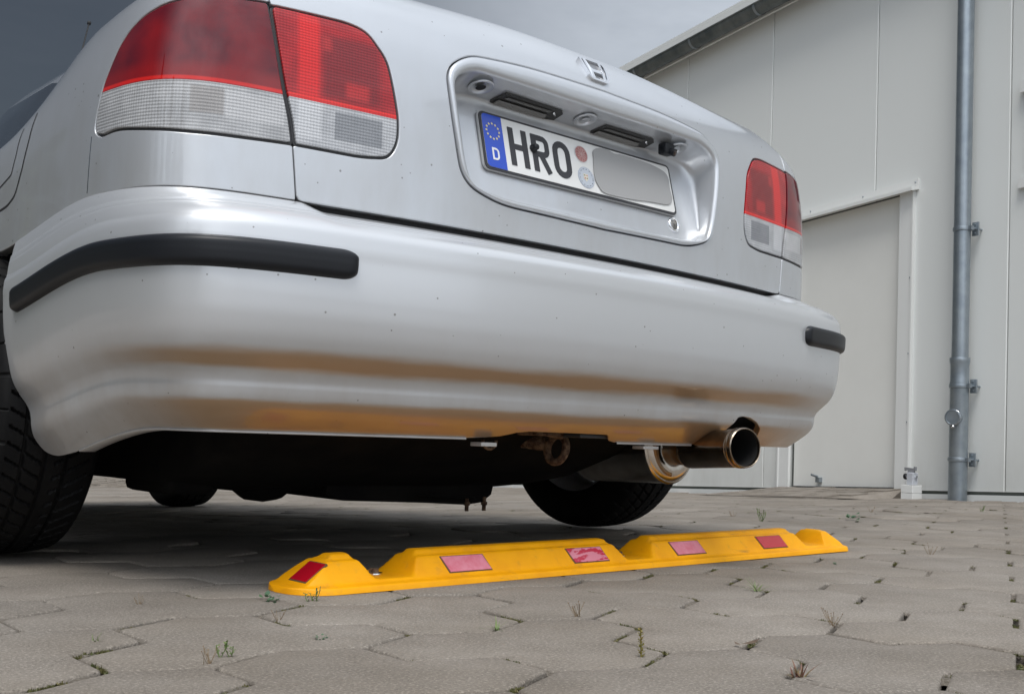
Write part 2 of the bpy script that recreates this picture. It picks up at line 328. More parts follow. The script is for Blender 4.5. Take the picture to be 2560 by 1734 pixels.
def s_bump(a, w):
    a = np.asarray(a, float); w = np.asarray(w, float); P, N = BUMP.at(a); o, z = BUMPP.at(w); b = np.abs(a)
    c = sstep(b, 1.02, 1.42); f = np.clip((w-.40)/.47, 0, 1)**1.3
    z = z - .018*c*f - .052*sstep(b, 1.0, 1.42)
    o = o*(1-.35*sstep(b, .75, 1.35)*np.clip((w-.3)/.2, 0, 1))
    X = P[..., 0]+N[..., 0]*o; Y = P[..., 1]+N[..., 1]*o; Z = z+0*o
    # the ledge above the rim reaches exactly to the body skin
    W1 = .19; o0, z0 = BUMPP.at(0.); o1, z1 = BUMPP.at(W1); ow, zw = BUMPP.at(np.minimum(w, W1))
    f = (o1-ow)/(o1-o0); g_ = (zw-z1)/(z0-z1)
    A = np.interp(a, _TA, _TB); Q, NQ = BODY.at(A); side = sstep(b, .60, .66)
    off = -.009*(1-side)+.0035*side; Qx = Q[..., 0]+NQ[..., 0]*off; Qy = Q[..., 1]+NQ[..., 1]*off
    zt = .5915+.0075*side-.055*sstep(np.abs(A), .98, 1.42)
    x1 = P[..., 0]+N[..., 0]*o1; y1 = P[..., 1]+N[..., 1]*o1; z1b = z1-.052*sstep(b, 1.0, 1.42)
    m = w < W1; X = np.where(m, x1+(Qx-x1)*f, X); Y = np.where(m, y1+(Qy-y1)*f, Y); Z = np.where(m, z1b+(zt-z1b)*g_, Z)-.0040*np.exp(-((w-.080)/.018)**2)-.0013*np.exp(-((w-.128)/.0050)**2)
    return np.stack([X, Y, Z+0*X], -1)
# ================= GROUND =================
def gz(x, y):
    t = y-.95
    if t > 9: return -.046*9-.0015*(t-9)
    return -.046*(t if t > .3 else (0 if t < -.3 else (t+.3)**2/1.2))

m = mat('joint_sand', (.10, .085, .065), .95)
x = noise_mix(m, (.028, .023, .017), (.085, .070, .052), 60, lo=.3, hi=.7)
noise_mix(m, x.outputs[2], (.045, .055, .02), 5, lo=.52, hi=.66)
bump(m, 300, .8, .004)
M['sand'] = m
m = mat('concrete_paver', (.34, .325, .30), .88)
x = noise_mix(m, (.190, .168, .144), (.275, .246, .214), 7, lo=.3, hi=.7, coord='Object')
x = noise_mix(m, x.outputs[2], (.42, .38, .335), 260, detail=4, lo=.50, hi=.68, fac=.8)
x = noise_mix(m, x.outputs[2], (.10, .088, .075), 210, detail=4, lo=.58, hi=.72, fac=.75)
x = noise_mix(m, x.outputs[2], (.155, .132, .105), 2.3, detail=8, lo=.50, hi=.78, fac=.45)
t = m.node_tree; oi = nd(m, 'ShaderNodeObjectInfo'); at = nd(m, 'ShaderNodeAttribute'); at.attribute_name = 'tone'
hs = nd(m, 'ShaderNodeHueSaturation'); mrr = nd(m, 'ShaderNodeMapRange'); mrr.inputs[3].default_value = .90; mrr.inputs[4].default_value = 1.12
ad = nd(m, 'ShaderNodeMath'); ad.operation = 'ADD'; t.links.new(oi.outputs['Random'], ad.inputs[0]); t.links.new(at.outputs['Fac'], ad.inputs[1])
fr = nd(m, 'ShaderNodeMath'); fr.operation = 'FRACT'; t.links.new(ad.outputs[0], fr.inputs[0]); t.links.new(fr.outputs[0], mrr.inputs[0])
t.links.new(mrr.outputs[0], hs.inputs['Value']); t.links.new(x.outputs[2], hs.inputs['Color']); t.links.new(hs.outputs[0], t.nodes['Principled BSDF'].inputs['Base Color'])
b0 = bump(m, 26, .25, .004, 5); bump(m, 420, 1.0, .0024, 4, prev=b0)
x4 = nd(m, 'ShaderNodeMix'); x4.data_type = 'RGBA'; x4.blend_type = 'MULTIPLY'; x4.inputs[0].default_value = .8
geo = nd(m, 'ShaderNodeNewGeometry'); ng = nd(m, 'ShaderNodeTexNoise'); ng.inputs['Scale'].default_value = 1.7; ng.inputs['Detail'].default_value = 9; ng.inputs['Roughness'].default_value = .65
t.links.new(geo.outputs['Position'], ng.inputs['Vector']); rg = nd(m, 'ShaderNodeValToRGB'); rg.color_ramp.elements[0].position = .38; rg.color_ramp.elements[0].color = (.72, .69, .645, 1); rg.color_ramp.elements[1].position = .60; rg.color_ramp.elements[1].color = (1, 1, 1, 1)
t.links.new(ng.outputs['Fac'], rg.inputs[0]); t.links.new(hs.outputs[0], x4.inputs[6]); t.links.new(rg.outputs[0], x4.inputs[7]); t.links.new(x4.outputs[2], t.nodes['Principled BSDF'].inputs['Base Color'])
M['paver'] = m

# bed sheet under the stones, big enough to reach the horizon
ys = [-300, -60, -20, -8, -3, 0, .6, .8, 1.0, 1.2, 1.5, 3, 6, 9.9, 14, 30, 80, 300]; xs = [-300, -80, -30, -12, -6, -3, 0, 3, 5, 5.6, 9, 30, 90, 300]
V = [(a, b, gz(a, b)-.013) for b in ys for a in xs]; nx = len(xs)
F = [(j*nx+i, j*nx+i+1, (j+1)*nx+i+1, (j+1)*nx+i) for j in range(len(ys)-1) for i in range(nx-1)]
pav = mesh_obj('pavement', V, F, M['sand'], smooth=False); tag(pav, kind='structure')

PX, PY = .193, .1305; SH = .0445; ST = PY-SH; HX = PX/2
# each paver is three hexagons grown together (clover outline), laid point-down and point-up in turn
CLOVER = [(-HX, -SH), (0, -ST), (HX, -SH), (HX, SH), (2*HX, PY-SH), (2*HX, PY+SH), (HX, PY+ST), (0, PY+SH), (-HX, PY+ST), (-2*HX, PY+SH), (-2*HX, PY-SH), (-HX, SH)]
def stone_mesh(rnd, bev, g_side, g_open, g_tight):
    n0 = len(CLOVER); offs = []
    for i in range(n0):
        a, b = CLOVER[i], CLOVER[(i+1) % n0]; dx, dy = b[0]-a[0], b[1]-a[1]
        base = g_side if abs(dx) < 1e-6 else (g_open if dx*dy > 0 else g_tight); offs.append(base*rnd.uniform(.55, 1.3))
    jit = [rnd.uniform(-.0006, .0006) for _ in range(n0)]; wob = [rnd.uniform(-.0007, .0005) for _ in range(n0)]
    def ring(ins, z):
        P = []
        for i in range(n0):
            def line(k):
                a, b = Vector(CLOVER[k % n0]), Vector(CLOVER[(k+1) % n0]); d = (b-a).normalized(); n_ = Vector((-d.y, d.x)); return a+n_*(offs[k % n0]+ins), d
            (p, d), (q, e) = line(i-1), line(i); den = d.x*e.y-d.y*e.x; t_ = ((q-p).x*e.y-(q-p).y*e.x)/den; P.append(p+d*t_+Vector((jit[i], jit[(i+5) % n0])))
        out = []
        for i in range(n0):
            a, b = P[i], P[(i+1) % n0]; d = (b-a).normalized(); n_ = Vector((-d.y, d.x)); ln = (b-a).length
            # corner slightly rounded, edge slightly wavy
            out.append(a+d*min(.004, ln*.2)); out.append(a.lerp(b, .5)+n_*wob[i]); out.append(b-d*min(.004, ln*.2))
        return [(p.x, p.y, z) for p in out]
    V = ring(bev*1.6, 0)+ring(bev*.45, -bev*.4)+ring(0, -bev*1.4)+ring(0, -.020); n = 3*n0
    F = [tuple(range(n))]
    for r_ in range(3): F += [(r_*n+i, (r_+1)*n+i, (r_+1)*n+(i+1) % n, r_*n+(i+1) % n) for i in range(n)]
    return V, F
rn = random.Random(3)
variants = []
for k in range(14):
    V, F = stone_mesh(rn, rn.uniform(.0020, .0036), rn.uniform(.0012, .0038), rn.uniform(.0030, .0058), rn.uniform(.0003, .0012))
    me = bpy.data.meshes.new('paving_stone'); me.from_pydata(V, [], F); me.materials.append(M['paver'])
    me.polygons.foreach_set('use_smooth', [True]*len(me.polygons)); me.set_sharp_from_angle(angle=R(50)); me.update()
    variants.append((me, V, F))
cells = []; stones = []; SIDES = []; OPENS = []; TIGHTS = []
for j in range(-9, 47):
    for i in range(-9, 13):
        for up_stone in (0, 1):
            x = -.5445+3*PX*i+(3*HX if up_stone else 0); y = -.270+2*PY*j+(PY if up_stone else 0)
            if x < -4.4 or y < -2.3 or (x-5.108)*(-.977)+(y-2.048)*.210 < .13: continue
            stones.append((x, y, up_stone)); sg = -1 if up_stone else 1
            for q in range(12):
                a, b = CLOVER[q], CLOVER[(q+1) % 12]; A_ = (x+sg*a[0], y+sg*a[1]); B_ = (x+sg*b[0], y+sg*b[1])
                if abs(a[0]-b[0]) < 1e-6:
                    if (b[1] > a[1]) != bool(up_stone): SIDES.append((A_, B_))
                elif (b[0]-a[0])*(b[1]-a[1]) > 0:
                    if (b[0] > a[0]) != bool(up_stone): OPENS.append((A_, B_))
                else:
                    if (b[0] > a[0]) != bool(up_stone): TIGHTS.append((A_, B_))
vis = []
for x, y, us in stones:
    cy = y+(-PY*.6 if us else PY*.6); z = gz(x, cy); q = in_view(x, cy, z, 90)
    under = (-.72 < x < .8 and cy > .5)
    vis.append(((q[2] if q else 1e3+abs(y)) + (4 if under else 0), x, y, us))
vis.sort()
bulkV, bulkF, bulkT = [], [], []
for k, (d, x, y, us) in enumerate(vis):
    me, V, F = variants[rn.randrange(14)]
    z = gz(x, y)+rn.gauss(0, .0007)-.0005; tx = rn.gauss(0, .0035)-(.046 if y > 1.2 else 0); ty = rn.gauss(0, .0035); rz = rn.gauss(0, .0035)+(math.pi if us else 0)
    if us: tx = -tx if False else tx
    sx, sy = rn.gauss(0, .0005), rn.gauss(0, .0004)
    Rm = Matrix.Rotation(tx, 3, 'X') @ Matrix.Rotation(ty, 3, 'Y') @ Matrix.Rotation(rz, 3, 'Z')
    if k < 290:
        o = bpy.data.objects.new('paving_stone', me); link(o, pav); o.location = (x+sx, y+sy, z); o.rotation_euler = Rm.to_euler()
    else:
        A = np.array(V) @ np.array(Rm).T+np.array([x+sx, y+sy, z])
        bulkV.append(A); bulkF.append(F); bulkT.append(rn.random())
off = 0; BV = []; BF = []; BT = []
for A, F, tn in zip(bulkV, bulkF, bulkT):
    BV.extend(A.tolist()); BF.extend([tuple(i+off for i in f) for f in F]); BT.extend([tn]*len(A)); off += len(A)
bs = mesh_obj('paving_stones', BV, BF, M['paver'], pav, smooth=False); tag(bs, kind='stuff')
atb = bs.data.attributes.new('tone', 'FLOAT', 'POINT'); atb.data.foreach_set('value', BT)
bs.data.polygons.foreach_set('use_smooth', [True]*len(bs.data.polygons)); bs.data.set_sharp_from_angle(angle=R(50))

# far ground past the stones (same yard, seen edge on): flat sheets of the same concrete
def sheet(name, rects, mt):
    V = []; F = []
    for (x0, y0, x1, y1) in rects:
        n = 12
        for j in range(n+1):
            for i in (0, 1): V.append(((x0, x1)[i], y0+(y1-y0)*j/n, gz(0, y0+(y1-y0)*j/n)-.003))
        b = len(V)-2*(n+1)
        F += [(b+2*j, b+2*j+1, b+2*j+3, b+2*j+2) for j in range(n)]
    return mesh_obj(name, V, F, mt, smooth=False)
far = sheet('yard_ground', [(-60, -60, -4.3, 60), (-4.3, -60, 5.5, -2.45), (-4.3, 11.8, 5.5, 60)], M['paver']); tag(far, kind='structure')
m = mat('grass_strip', (.05, .075, .025), .95); noise_mix(m, (.035, .06, .018), (.09, .11, .04), 3); M['lawn'] = m
g = mesh_obj('grass_verge', [(-300, -300, -.02), (-17, -300, -.02), (-17, 300, -.02), (-300, 300, -.02)], [(0, 1, 2, 3)], M['lawn'], smooth=False); tag(g, kind='structure')
g.location.z = .0

# joint filling: sand swept in, standing almost flush along parts of the open joints
V = []; F = []
for seg, wd in [(q, .0056) for q in OPENS]+[(q, .0036) for q in SIDES]:
    (ax, ay), (bx, by) = seg; mx_, my_ = (ax+bx)/2, (ay+by)/2
    if not in_view(mx_, my_, gz(mx_, my_), 60) or rn.random() < .38: continue
    d = math.hypot(bx-ax, by-ay); ux, uy = (bx-ax)/d, (by-ay)/d; t0 = rn.choice((0, .0, rn.uniform(.2, .6))); t1 = min(1, t0+rn.uniform(.25, .75)); n_ = max(3, int((t1-t0)*d/.006)); b = len(V)
    for i in range(n_+1):
        t_ = t0+(t1-t0)*i/n_; e_ = min(i, n_-i)/max(1, n_/2); h_ = -.0075+.0050*min(1, e_*2.2)*rn.uniform(.75, 1.05)
        px_, py_ = ax+(bx-ax)*t_, ay+(by-ay)*t_
        for s_ in (-1, 0, 1): V.append((px_-uy*wd*s_, py_+ux*wd*s_, gz(px_, py_)+h_+(.0006 if s_ == 0 else 0)))
    F += [(b+3*i+k, b+3*i+k+1, b+3*i+k+4, b+3*i+k+3) for i in range(n_) for k in (0, 1)]
m = mat('swept_sand', (.15, .13, .105), .95); noise_mix(m, (.085, .072, .055), (.20, .175, .145), 240, lo=.35, hi=.65); bump(m, 500, 1, .002)
jf = mesh_obj('joint_sand_fill', V, F, m, pav, smooth=False); tag(jf, kind='stuff')
# ================= WAREHOUSE =================
P0 = Vector((5.108, 2.048, 0)); WD = Vector((.2101, .9777, 0)); WN = Vector((-.9777, .2101, 0))
def wp(s, n, h): return P0+WD*s+WN*n+Vector((0, 0, -.055-.045*s+h))
def wbox(mb, s0, s1, n0, n1, h0, h1):
    V = [wp(s, n, h) for s in (s0, s1) for n in (n0, n1) for h in (h0, h1)]
    F = [(0, 2, 3, 1), (4, 5, 7, 6), (0, 1, 5, 4), (2, 6, 7, 3), (0, 4, 6, 2), (1, 3, 7, 5)]
    return mb.add(V, F)
m = mat('white_sandwich_panel', (.66, .69, .68), .38, coat=.2, coat_rough=.2)
noise_mix(m, (.77, .79, .775), (.81, .82, .805), 1.3, lo=.3, hi=.7); bump(m, 2.2, .12, .01, 2); dirt_by_height(m, (.785, .805, .79), (.42, .40, .35), -.15, .75, 6, .42, speck=False); M['panel'] = m
M['panel_core'] = mat('panel_joint', (.10, .11, .10), .8)
m = mat('white_door_leaf', (.64, .65, .62), .42); noise_mix(m, (.76, .76, .725), (.80, .80, .765), 2); M['door'] = m
M['trimw'] = mat('white_flashing', (.76, .77, .755), .35)
m = mat('galvanised_zinc', (.30, .34, .37), .38, .75); noise_mix(m, (.27, .31, .345), (.36, .40, .43), 12, detail=8, lo=.35, hi=.70); M['zinc'] = m
m = mat('weathered_zinc_gutter', (.13, .15, .155), .5, .55); noise_mix(m, (.10, .12, .125), (.21, .225, .22), 7, lo=.35, hi=.7, stretch=(1, 1, .3)); M['gutter'] = m
wh = empty('warehouse', 'long white panelled warehouse with gutter and downpipe at the right', 'warehouse', wp(0, 0, 0))
def bpart(mb, name, mt, parent=None, **k):
    o = mb.build(name, mt, None, **k)
    p = parent or wh; o.parent = p; o.matrix_parent_inverse = Matrix.Translation(wh.location).inverted() if p is wh else Matrix.Identity(4)
    return o
edges = [-.345+1.048*k for k in range(-8, 12)]
D0, D1 = .47, 1.46           # door opening
for k in range(len(edges)-1):
    a, b = edges[k]+.004, edges[k+1]-.004
    mb = MB()
    segs = []
    if b < D0-.001 or a > D1: segs = [(a, b, .055)]
    else:
        if a < D0: segs.append((a, D0, .055))
        segs.append((max(a, D0), min(b, D1), 2.03))
        if b > D1: segs.append((D1, b, .055))
    for (s0, s1, h0) in segs:
        # bevelled long edges
        bl_, br_ = (.004 if s0 == a else 0), (.004 if s1 == b else 0)
        V = [wp(s0, -.02, h0), wp(s0, -bl_, h0), wp(s0+max(bl_, .0002), 0, h0), wp(s1-max(br_, .0002), 0, h0), wp(s1, -br_, h0), wp(s1, -.02, h0)]
        V += [v+Vector((0, 0, 3.80-h0)) for v in V]
        mb.add(V, [(i, i+6, i+7, i+1) for i in range(5)]+[(0, 1, 2, 3, 4, 5)])
    wpn = bpart(mb, 'wall_panel', M['panel'])
mb = MB()
for s0, s1 in ((edges[0], D0), (D1, edges[-1])): wbox(mb, s0, s1, -.12, -.018, .02, 3.80)
wbox(mb, D0, D1, -.12, -.018, 2.03, 3.80)
bpart(mb, 'panel_core', M['panel_core'])
# plinth, dark gap above it
for s0, s1 in ((edges[0], .36), (1.56, edges[-1])):
    mb = MB(); wbox(mb, s0, s1, -.05, .016, -.08, .034); bpart(mb, 'plinth', M['trimw'])
# roof edge, fascia, gutter
mb = MB(); wbox(mb, edges[0], edges[-1], -6, .075, 3.885, 3.915); bpart(mb, 'roof', M['trimw'])
mb = MB(); wbox(mb, edges[0], edges[-1], .055, .076, 3.69, 3.883); bpart(mb, 'fascia', M['trimw'])
mb = MB(); n = 14; st = [edges[0]+(edges[-1]-edges[0])*i/40 for i in range(41)]
for rr, fl in ((.066, 0), (.061, 1)):
    V = [];
    for s_ in st:
        for k in range(n+1):
            a_ = math.pi*k/n; V.append(wp(s_, .145+math.cos(a_)*rr*1.0, 3.745-math.sin(a_)*rr))
    F = [(i*(n+1)+k, i*(n+1)+k+1, (i+1)*(n+1)+k+1, (i+1)*(n+1)+k) for i in range(40) for k in range(n)]
    mb.add(V, F)
for s_ in range(0):
    pass
gut = bpart(mb, 'gutter', M['gutter'], smooth=True)
mb = MB(); mb.tube([wp(s_, .211, 3.747) for s_ in st], .008, 8); bpart(mb, 'gutter_bead', M['gutter'], smooth=True)
for s_ in np.arange(-7.6, 10.5, .78):
    mb = MB(); P = [wp(s_, .145+math.cos(a_)*.0695, 3.745-math.sin(a_)*.0695) for a_ in np.linspace(0, math.pi, 15)]
    V = []
    for q in P: V += [q-WD*.013, q+WD*.013]
    mb.add(V, [(2*i, 2*i+1, 2*i+3, 2*i+2) for i in range(14)]); bpart(mb, 'gutter_bracket', M['zinc'], smooth=True)
# door
mb = MB(); wbox(mb, D0+.006, D1-.006, -.10, -.030, .072, 2.024); dr = bpart(mb, 'door', M['door'])
mb = MB(); wbox(mb, D0, D1, -.10, -.02, .02, .062); bpart(mb, 'door_sill', M['panel_core'])
for s0, s1 in ((.355, D0), (D1, 1.575)):
    mb = MB(); wbox(mb, s0, s1, -.06, .022, .04, 2.03); wbox(mb, (s0 if s0 < 1 else s1-.012), (s0+.012 if s0 < 1 else s1), .022, .028, .04, 2.03); bpart(mb, 'door_frame', M['trimw'])
mb = MB(); V = [wp(s_, n_, h_) for s_ in (.33, 1.66) for (n_, h_) in ((.001, 2.10), (.012, 2.10), (.014, 2.055), (.075, 2.035), (.075, 2.012), (.001, 2.028))]
mb.add(V, [(i, (i+1) % 6, 6+(i+1) % 6, 6+i) for i in range(6)]+[(5, 4, 3, 2, 1, 0), (6, 7, 8, 9, 10, 11)]); bpart(mb, 'door_canopy', M['trimw'])
for (s_, h_, n_) in ((.35, 2.078, .013), (.80, 2.078, .013), (1.3, 2.078, .013), (.372, 1.45, .023), (.372, .95, .023), (.372, .5, .023)):
    mb = MB(); mb.lathe([(0, .006), (.004, .005), (.005, 0)], wp(s_, n_, h_), WN, 10); bpart(mb, 'screw_head', M['zinc'], smooth=True)
mb = MB(); wbox(mb, 1.165, 1.20, -.031, .004, .10, .135); mb.tube([wp(1.185, -.005, .14), wp(1.20, .045, .155)], .009, 8); bpart(mb, 'door_stop_hook', M['zinc'])
# window whose left edge shows at the right of the picture
mb = MB(); wbox(mb, -1.55, -.44, .001, .05, 2.43, 2.50); wbox(mb, -1.55, -.425, .001, .035, 1.86, 1.92); bpart(mb, 'window_flashing', M['trimw'])
mb = MB(); wbox(mb, -1.55, -.47, .001, .02, 1.92, 2.43); wf = bpart(mb, 'window', M['trimw'])
mb = MB(); wbox(mb, -1.5, -.54, .0205, .024, 1.98, 2.37); p_ = mb.build('pane', mat('window_glass', (.05, .06, .07), .06), None); p_.parent = wf; p_.matrix_parent_inverse = wf.matrix_parent_inverse.copy() if False else Matrix.Translation(wh.location)@Matrix.Identity(4)
p_.matrix_parent_inverse = Matrix.Identity(4)
# downpipe
c0 = wp(-.09, .10, 0)
def dp(h): return Vector((c0.x, c0.y, c0.z+h))
mb = MB(); mb.lathe([(.84, .050), (3.60, .050)], dp(0), (0, 0, 1), 40); mb.tube([dp(3.58), dp(3.66)+WN*.02, wp(-.09, .145, 3.70)], .05, 24)
pipe = bpart(mb, 'downpipe', M['zinc'], smooth=True)
mb = MB(); mb.lathe([(-.04, .0555), (.70, .0555), (.715, .058), (.73, .0555), (.83, .0555), (.85, .060), (.868, .061), (.874, .0595), (.868, .050)], dp(0), (0, 0, 1), 40); bpart(mb, 'standpipe', M['zinc'], sharp=50)
for h_ in (1.67, .70, .25):
    mb = MB(); r_ = .0535 if h_ > 1 else .059; mb.lathe([(h_-.014, r_-.004), (h_-.012, r_+.001), (h_, r_+.003), (h_+.012, r_+.001), (h_+.014, r_-.004)], dp(0), (0, 0, 1), 36)
    q = dp(h_)-WD*(r_+.012); mb.box(q, (.022, .026, .024), rz=math.atan2(WD.y, WD.x)); mb.box(dp(h_)-WD*(r_+.006)-WN*.050, (.045, .012, .085), rz=math.atan2(WD.y, WD.x), bev=.002); mb.tube([q+WN*.0, q-WN*.10], .006, 8)
    for dh in (-.028, .028): mb.lathe([(0, .006), (.006, .005), (.007, 0)], dp(h_+dh)-WD*(r_+.006)-WN*.043, WN, 8)
    bpart(mb, 'pipe_clamp', M['zinc'], sharp=40)
mb = MB(); q = dp(.505)+WD*.0; mb.lathe([(.02, .042), (.075, .042), (.078, .050), (.092, .050), (.094, .042), (.090, .040), (.088, 0)], q+Vector((0, 0, 0)), (WN*.95-WD*.25), 32)
bpart(mb, 'cleanout_cap', M['zinc'], sharp=40)
mb = MB(); mb.lathe([(.090, .0505), (.0935, .047), (.090, .0435)], q, (WN*.95-WD*.25), 32); mb.box(q+(WN*.95-WD*.25)*.085-Vector((0, 0, .056)), (.018, .018, .014)); bpart(mb, 'clamp_ring', M['chrome'], smooth=True)
# ramp of paving up to the door
m = M['paver']
V = []
def rp_(s, n, h): V.append(wp(s, n, h)); return len(V)-1
A = [rp_(.40, .02, .058), rp_(1.54, .02, .058), rp_(1.66, .72, .002), rp_(.30, .62, .002), rp_(.40, .02, -.02), rp_(1.54, .02, -.02), rp_(1.75, .30, -.01), rp_(.26, .30, -.01)]
ramp = mesh_obj('door_ramp', V, [(0, 1, 2, 3), (0, 3, 7, 4), (1, 5, 6, 2)], M['paver'], smooth=False); tag(ramp, kind='structure')
rn = random.Random(9)
for j in range(4):
    for i in range(6):
        s0 = .40+(1.15/6)*(i+(.5 if j % 2 else 0)); s1 = min(s0+1.15/6-.006, 1.56); n0 = .03+j*.155; n1 = n0+.150
        if s0 > 1.5: continue
        def hh(n_): return .061*(1-(n_-.02)/.66)+.004
        mb = MB(); dz = rn.uniform(-.002, .003)
        V2 = [wp(s0, n0, hh(n0)+dz), wp(s1, n0, hh(n0)+dz), wp(s1, n1, hh(n1)+dz), wp(s0, n1, hh(n1)+dz)]
        V2 += [v-Vector((0, 0, .03)) for v in V2]
        mb.add(V2, [(0, 1, 2, 3), (0, 4, 5, 1), (1, 5, 6, 2), (2, 6, 7, 3), (3, 7, 4, 0)]); mb.build('paving_stone', M['paver'], ramp)
# white door catch on a block in front of the wall
dc = empty('door_catch', 'white door catch with black buffer on a white block by the wall', 'door catch', wp(.21, .16, 0))
def cp(mb, name, mt, **k):
    o = mb.build(name, mt, dc, **k); o.matrix_parent_inverse = Matrix.Translation(dc.location).inverted(); return o
rzw = math.atan2(WD.y, WD.x)
q = wp(.21, .16, 0)
mb = MB(); mb.box(q+Vector((0, 0, .013)), (.090, .09, .05), rzw, .002); cp(mb, 'block', M['trimw'])
mb = MB(); mb.box(q+Vector((0, 0, .0645)), (.090, .09, .05), rzw, .002); cp(mb, 'block', M['trimw'])
mb = MB(); mb.box(q+Vector((0, 0, .13))-WD*.005, (.048, .05, .078), rzw, .004); cp(mb, 'housing', mat('catch_grey', (.5, .52, .56), .4))
mb = MB(); mb.tube([q+Vector((0, 0, .142))+WD*.019, q+Vector((0, 0, .142))+WD*.036], .014, 16); cp(mb, 'pin', M['chrome'])
mb = MB(); mb.tube([q+Vector((0, 0, .142))-WD*.03, q+Vector((0, 0, .142))-WD*.04], .009, 12); cp(mb, 'pin', M['chrome'])
mb = MB(); mb.tube([q+Vector((0, 0, .142))+WD*.036, q+Vector((0, 0, .142))+WD*.052], .019, 16); cp(mb, 'buffer', M['rubber'])
mb = MB(); poly = [(-.040, .205), (-.040, .182), (-.028, .180), (-.024, .165), (.022, .165), (.022, .182), (.035, .188), (.042, .178), (.048, .180), (.050, .200), (-.024, .196), (-.026, .208)]
V2 = [q+WD*a_+Vector((0, 0, b_)) for a_, b_ in poly]+[q+WD*a_+WN*.012+Vector((0, 0, b_)) for a_, b_ in poly]; nn = len(poly)
mb.add(V2, [tuple(range(nn)), tuple(range(2*nn-1, nn-1, -1))]+[(i, nn+i, nn+(i+1) % nn, (i+1) % nn) for i in range(nn)]); cp(mb, 'latch', mat('latch_grey', (.36, .37, .40), .4, .5))

# ================= TREES across the yard (they show in the paint) =================
m = mat('conifer_foliage', (.045, .075, .03), .8); noise_mix(m, (.03, .055, .022), (.085, .115, .045), 2, lo=.35, hi=.65); M['leaf'] = m
M['bark'] = mat('bark', (.09, .07, .05), .9)
def tree_meshes(seed, hgt, conic):
    r_ = random.Random(seed); V = []; F = []
    for k in range(2600):
        t_ = r_.random()**(.8 if conic else 1); rad = hgt*(.17*(1-t_)+.02 if conic else .20*math.sin(math.pi*min(1, .12+t_*.88))**.6+.02)
        rad *= .8+.35*noise.noise((t_*7+seed, math.floor(r_.random()*6), 0)); an = r_.random()*6.283; rr = rad*math.sqrt(r_.random())
        rr *= .75+.5*noise.noise((math.cos(an)*1.6+seed, math.sin(an)*1.6, t_*6))
        c = Vector((rr*math.cos(an), rr*math.sin(an), hgt*(.10+.9*t_))); s_ = hgt*r_.uniform(.010, .024)
        u_ = Vector((r_.gauss(0, 1), r_.gauss(0, 1), r_.gauss(0, .6))).normalized(); v_ = u_.orthogonal().normalized()
        b = len(V); V += [tuple(c-u_*s_), tuple(c+v_*s_*.6), tuple(c+u_*s_), tuple(c-v_*s_*.6)]; F.append((b, b+1, b+2, b+3))
    return V, F
tm = []
for sd_, hg, cn in ((1, 10, True), (2, 9, False), (3, 11, True), (5, 8, False)):
    V, F = tree_meshes(sd_, hg, cn); me = bpy.data.meshes.new('crown'); me.from_pydata(V, [], F); me.materials.append(M['leaf'])
    mb = MB(); mb.tube([(0, 0, 0), (.05, 0, hg*.4), (0, .05, hg*.9)], [hg*.016, hg*.011, hg*.003], 8)
    mt_ = bpy.data.meshes.new('trunk'); mt_.from_pydata(mb.V, [], mb.F); mt_.materials.append(M['bark']); tm.append((me, mt_, cn))
rn = random.Random(21)
spots = [(-19+rn.uniform(-2, 2), y) for y in np.arange(-14, 22, 3.0)]+[(-19.5, 24.5), (-16.5, 25.5), (-14.8, 27.5), (-12.2, 28), (-10.4, 30.5), (-8.2, 30), (-6.2, 33), (-4.0, 33.5), (-13.5, 31), (-9.2, 34)]
for k, (x, y) in enumerate(spots):
    cr, tr, cn = tm[rn.randrange(4)]
    e = empty('conifer_tree' if cn else 'broadleaf_tree', 'tree of the tall dark belt across the yard beyond the car', 'tree', (x, y, gz(x, min(y, 9))), 'trees of the belt across the yard')
    sc = rn.uniform(.75, 1.25); e.scale = (sc*1.1, sc*1.1, sc*rn.uniform(.75, 1.05)); e.rotation_euler[2] = rn.random()*6
    for nm, me in (('crown', cr), ('trunk', tr)): link(bpy.data.objects.new(nm, me), e)
m = mat('hedge_foliage', (.04, .065, .03), .9); noise_mix(m, (.025, .045, .02), (.07, .09, .04), 1.5); bump(m, 4, 1, .2)
V = []; F = []; ny = 120
for i in range(ny+1):
    y = -30+56*i/ny
    for k, (dx, h) in enumerate(((0, 0), (.1, .8), (.3, 1.5), (.9, 1.9), (2.0, 1.8))):
        V.append((-17.6-dx+.4*noise.noise((y*.5, k, 0)), y, h*(1+.35*noise.noise((y*.35, k*.4, 3)))-.3))
F = [(i*5+k, (i+1)*5+k, (i+1)*5+k+1, i*5+k+1) for i in range(ny) for k in range(4)]
h_ = mesh_obj('undergrowth', V, F, m); tag(h_, 'dense green undergrowth below the belt of trees across the yard', 'undergrowth', kind='stuff')
# ================= CAR =================
car = empty('parked_car', 'silver saloon car seen low from behind, parked over the paving', 'car', (0, 0, 0))

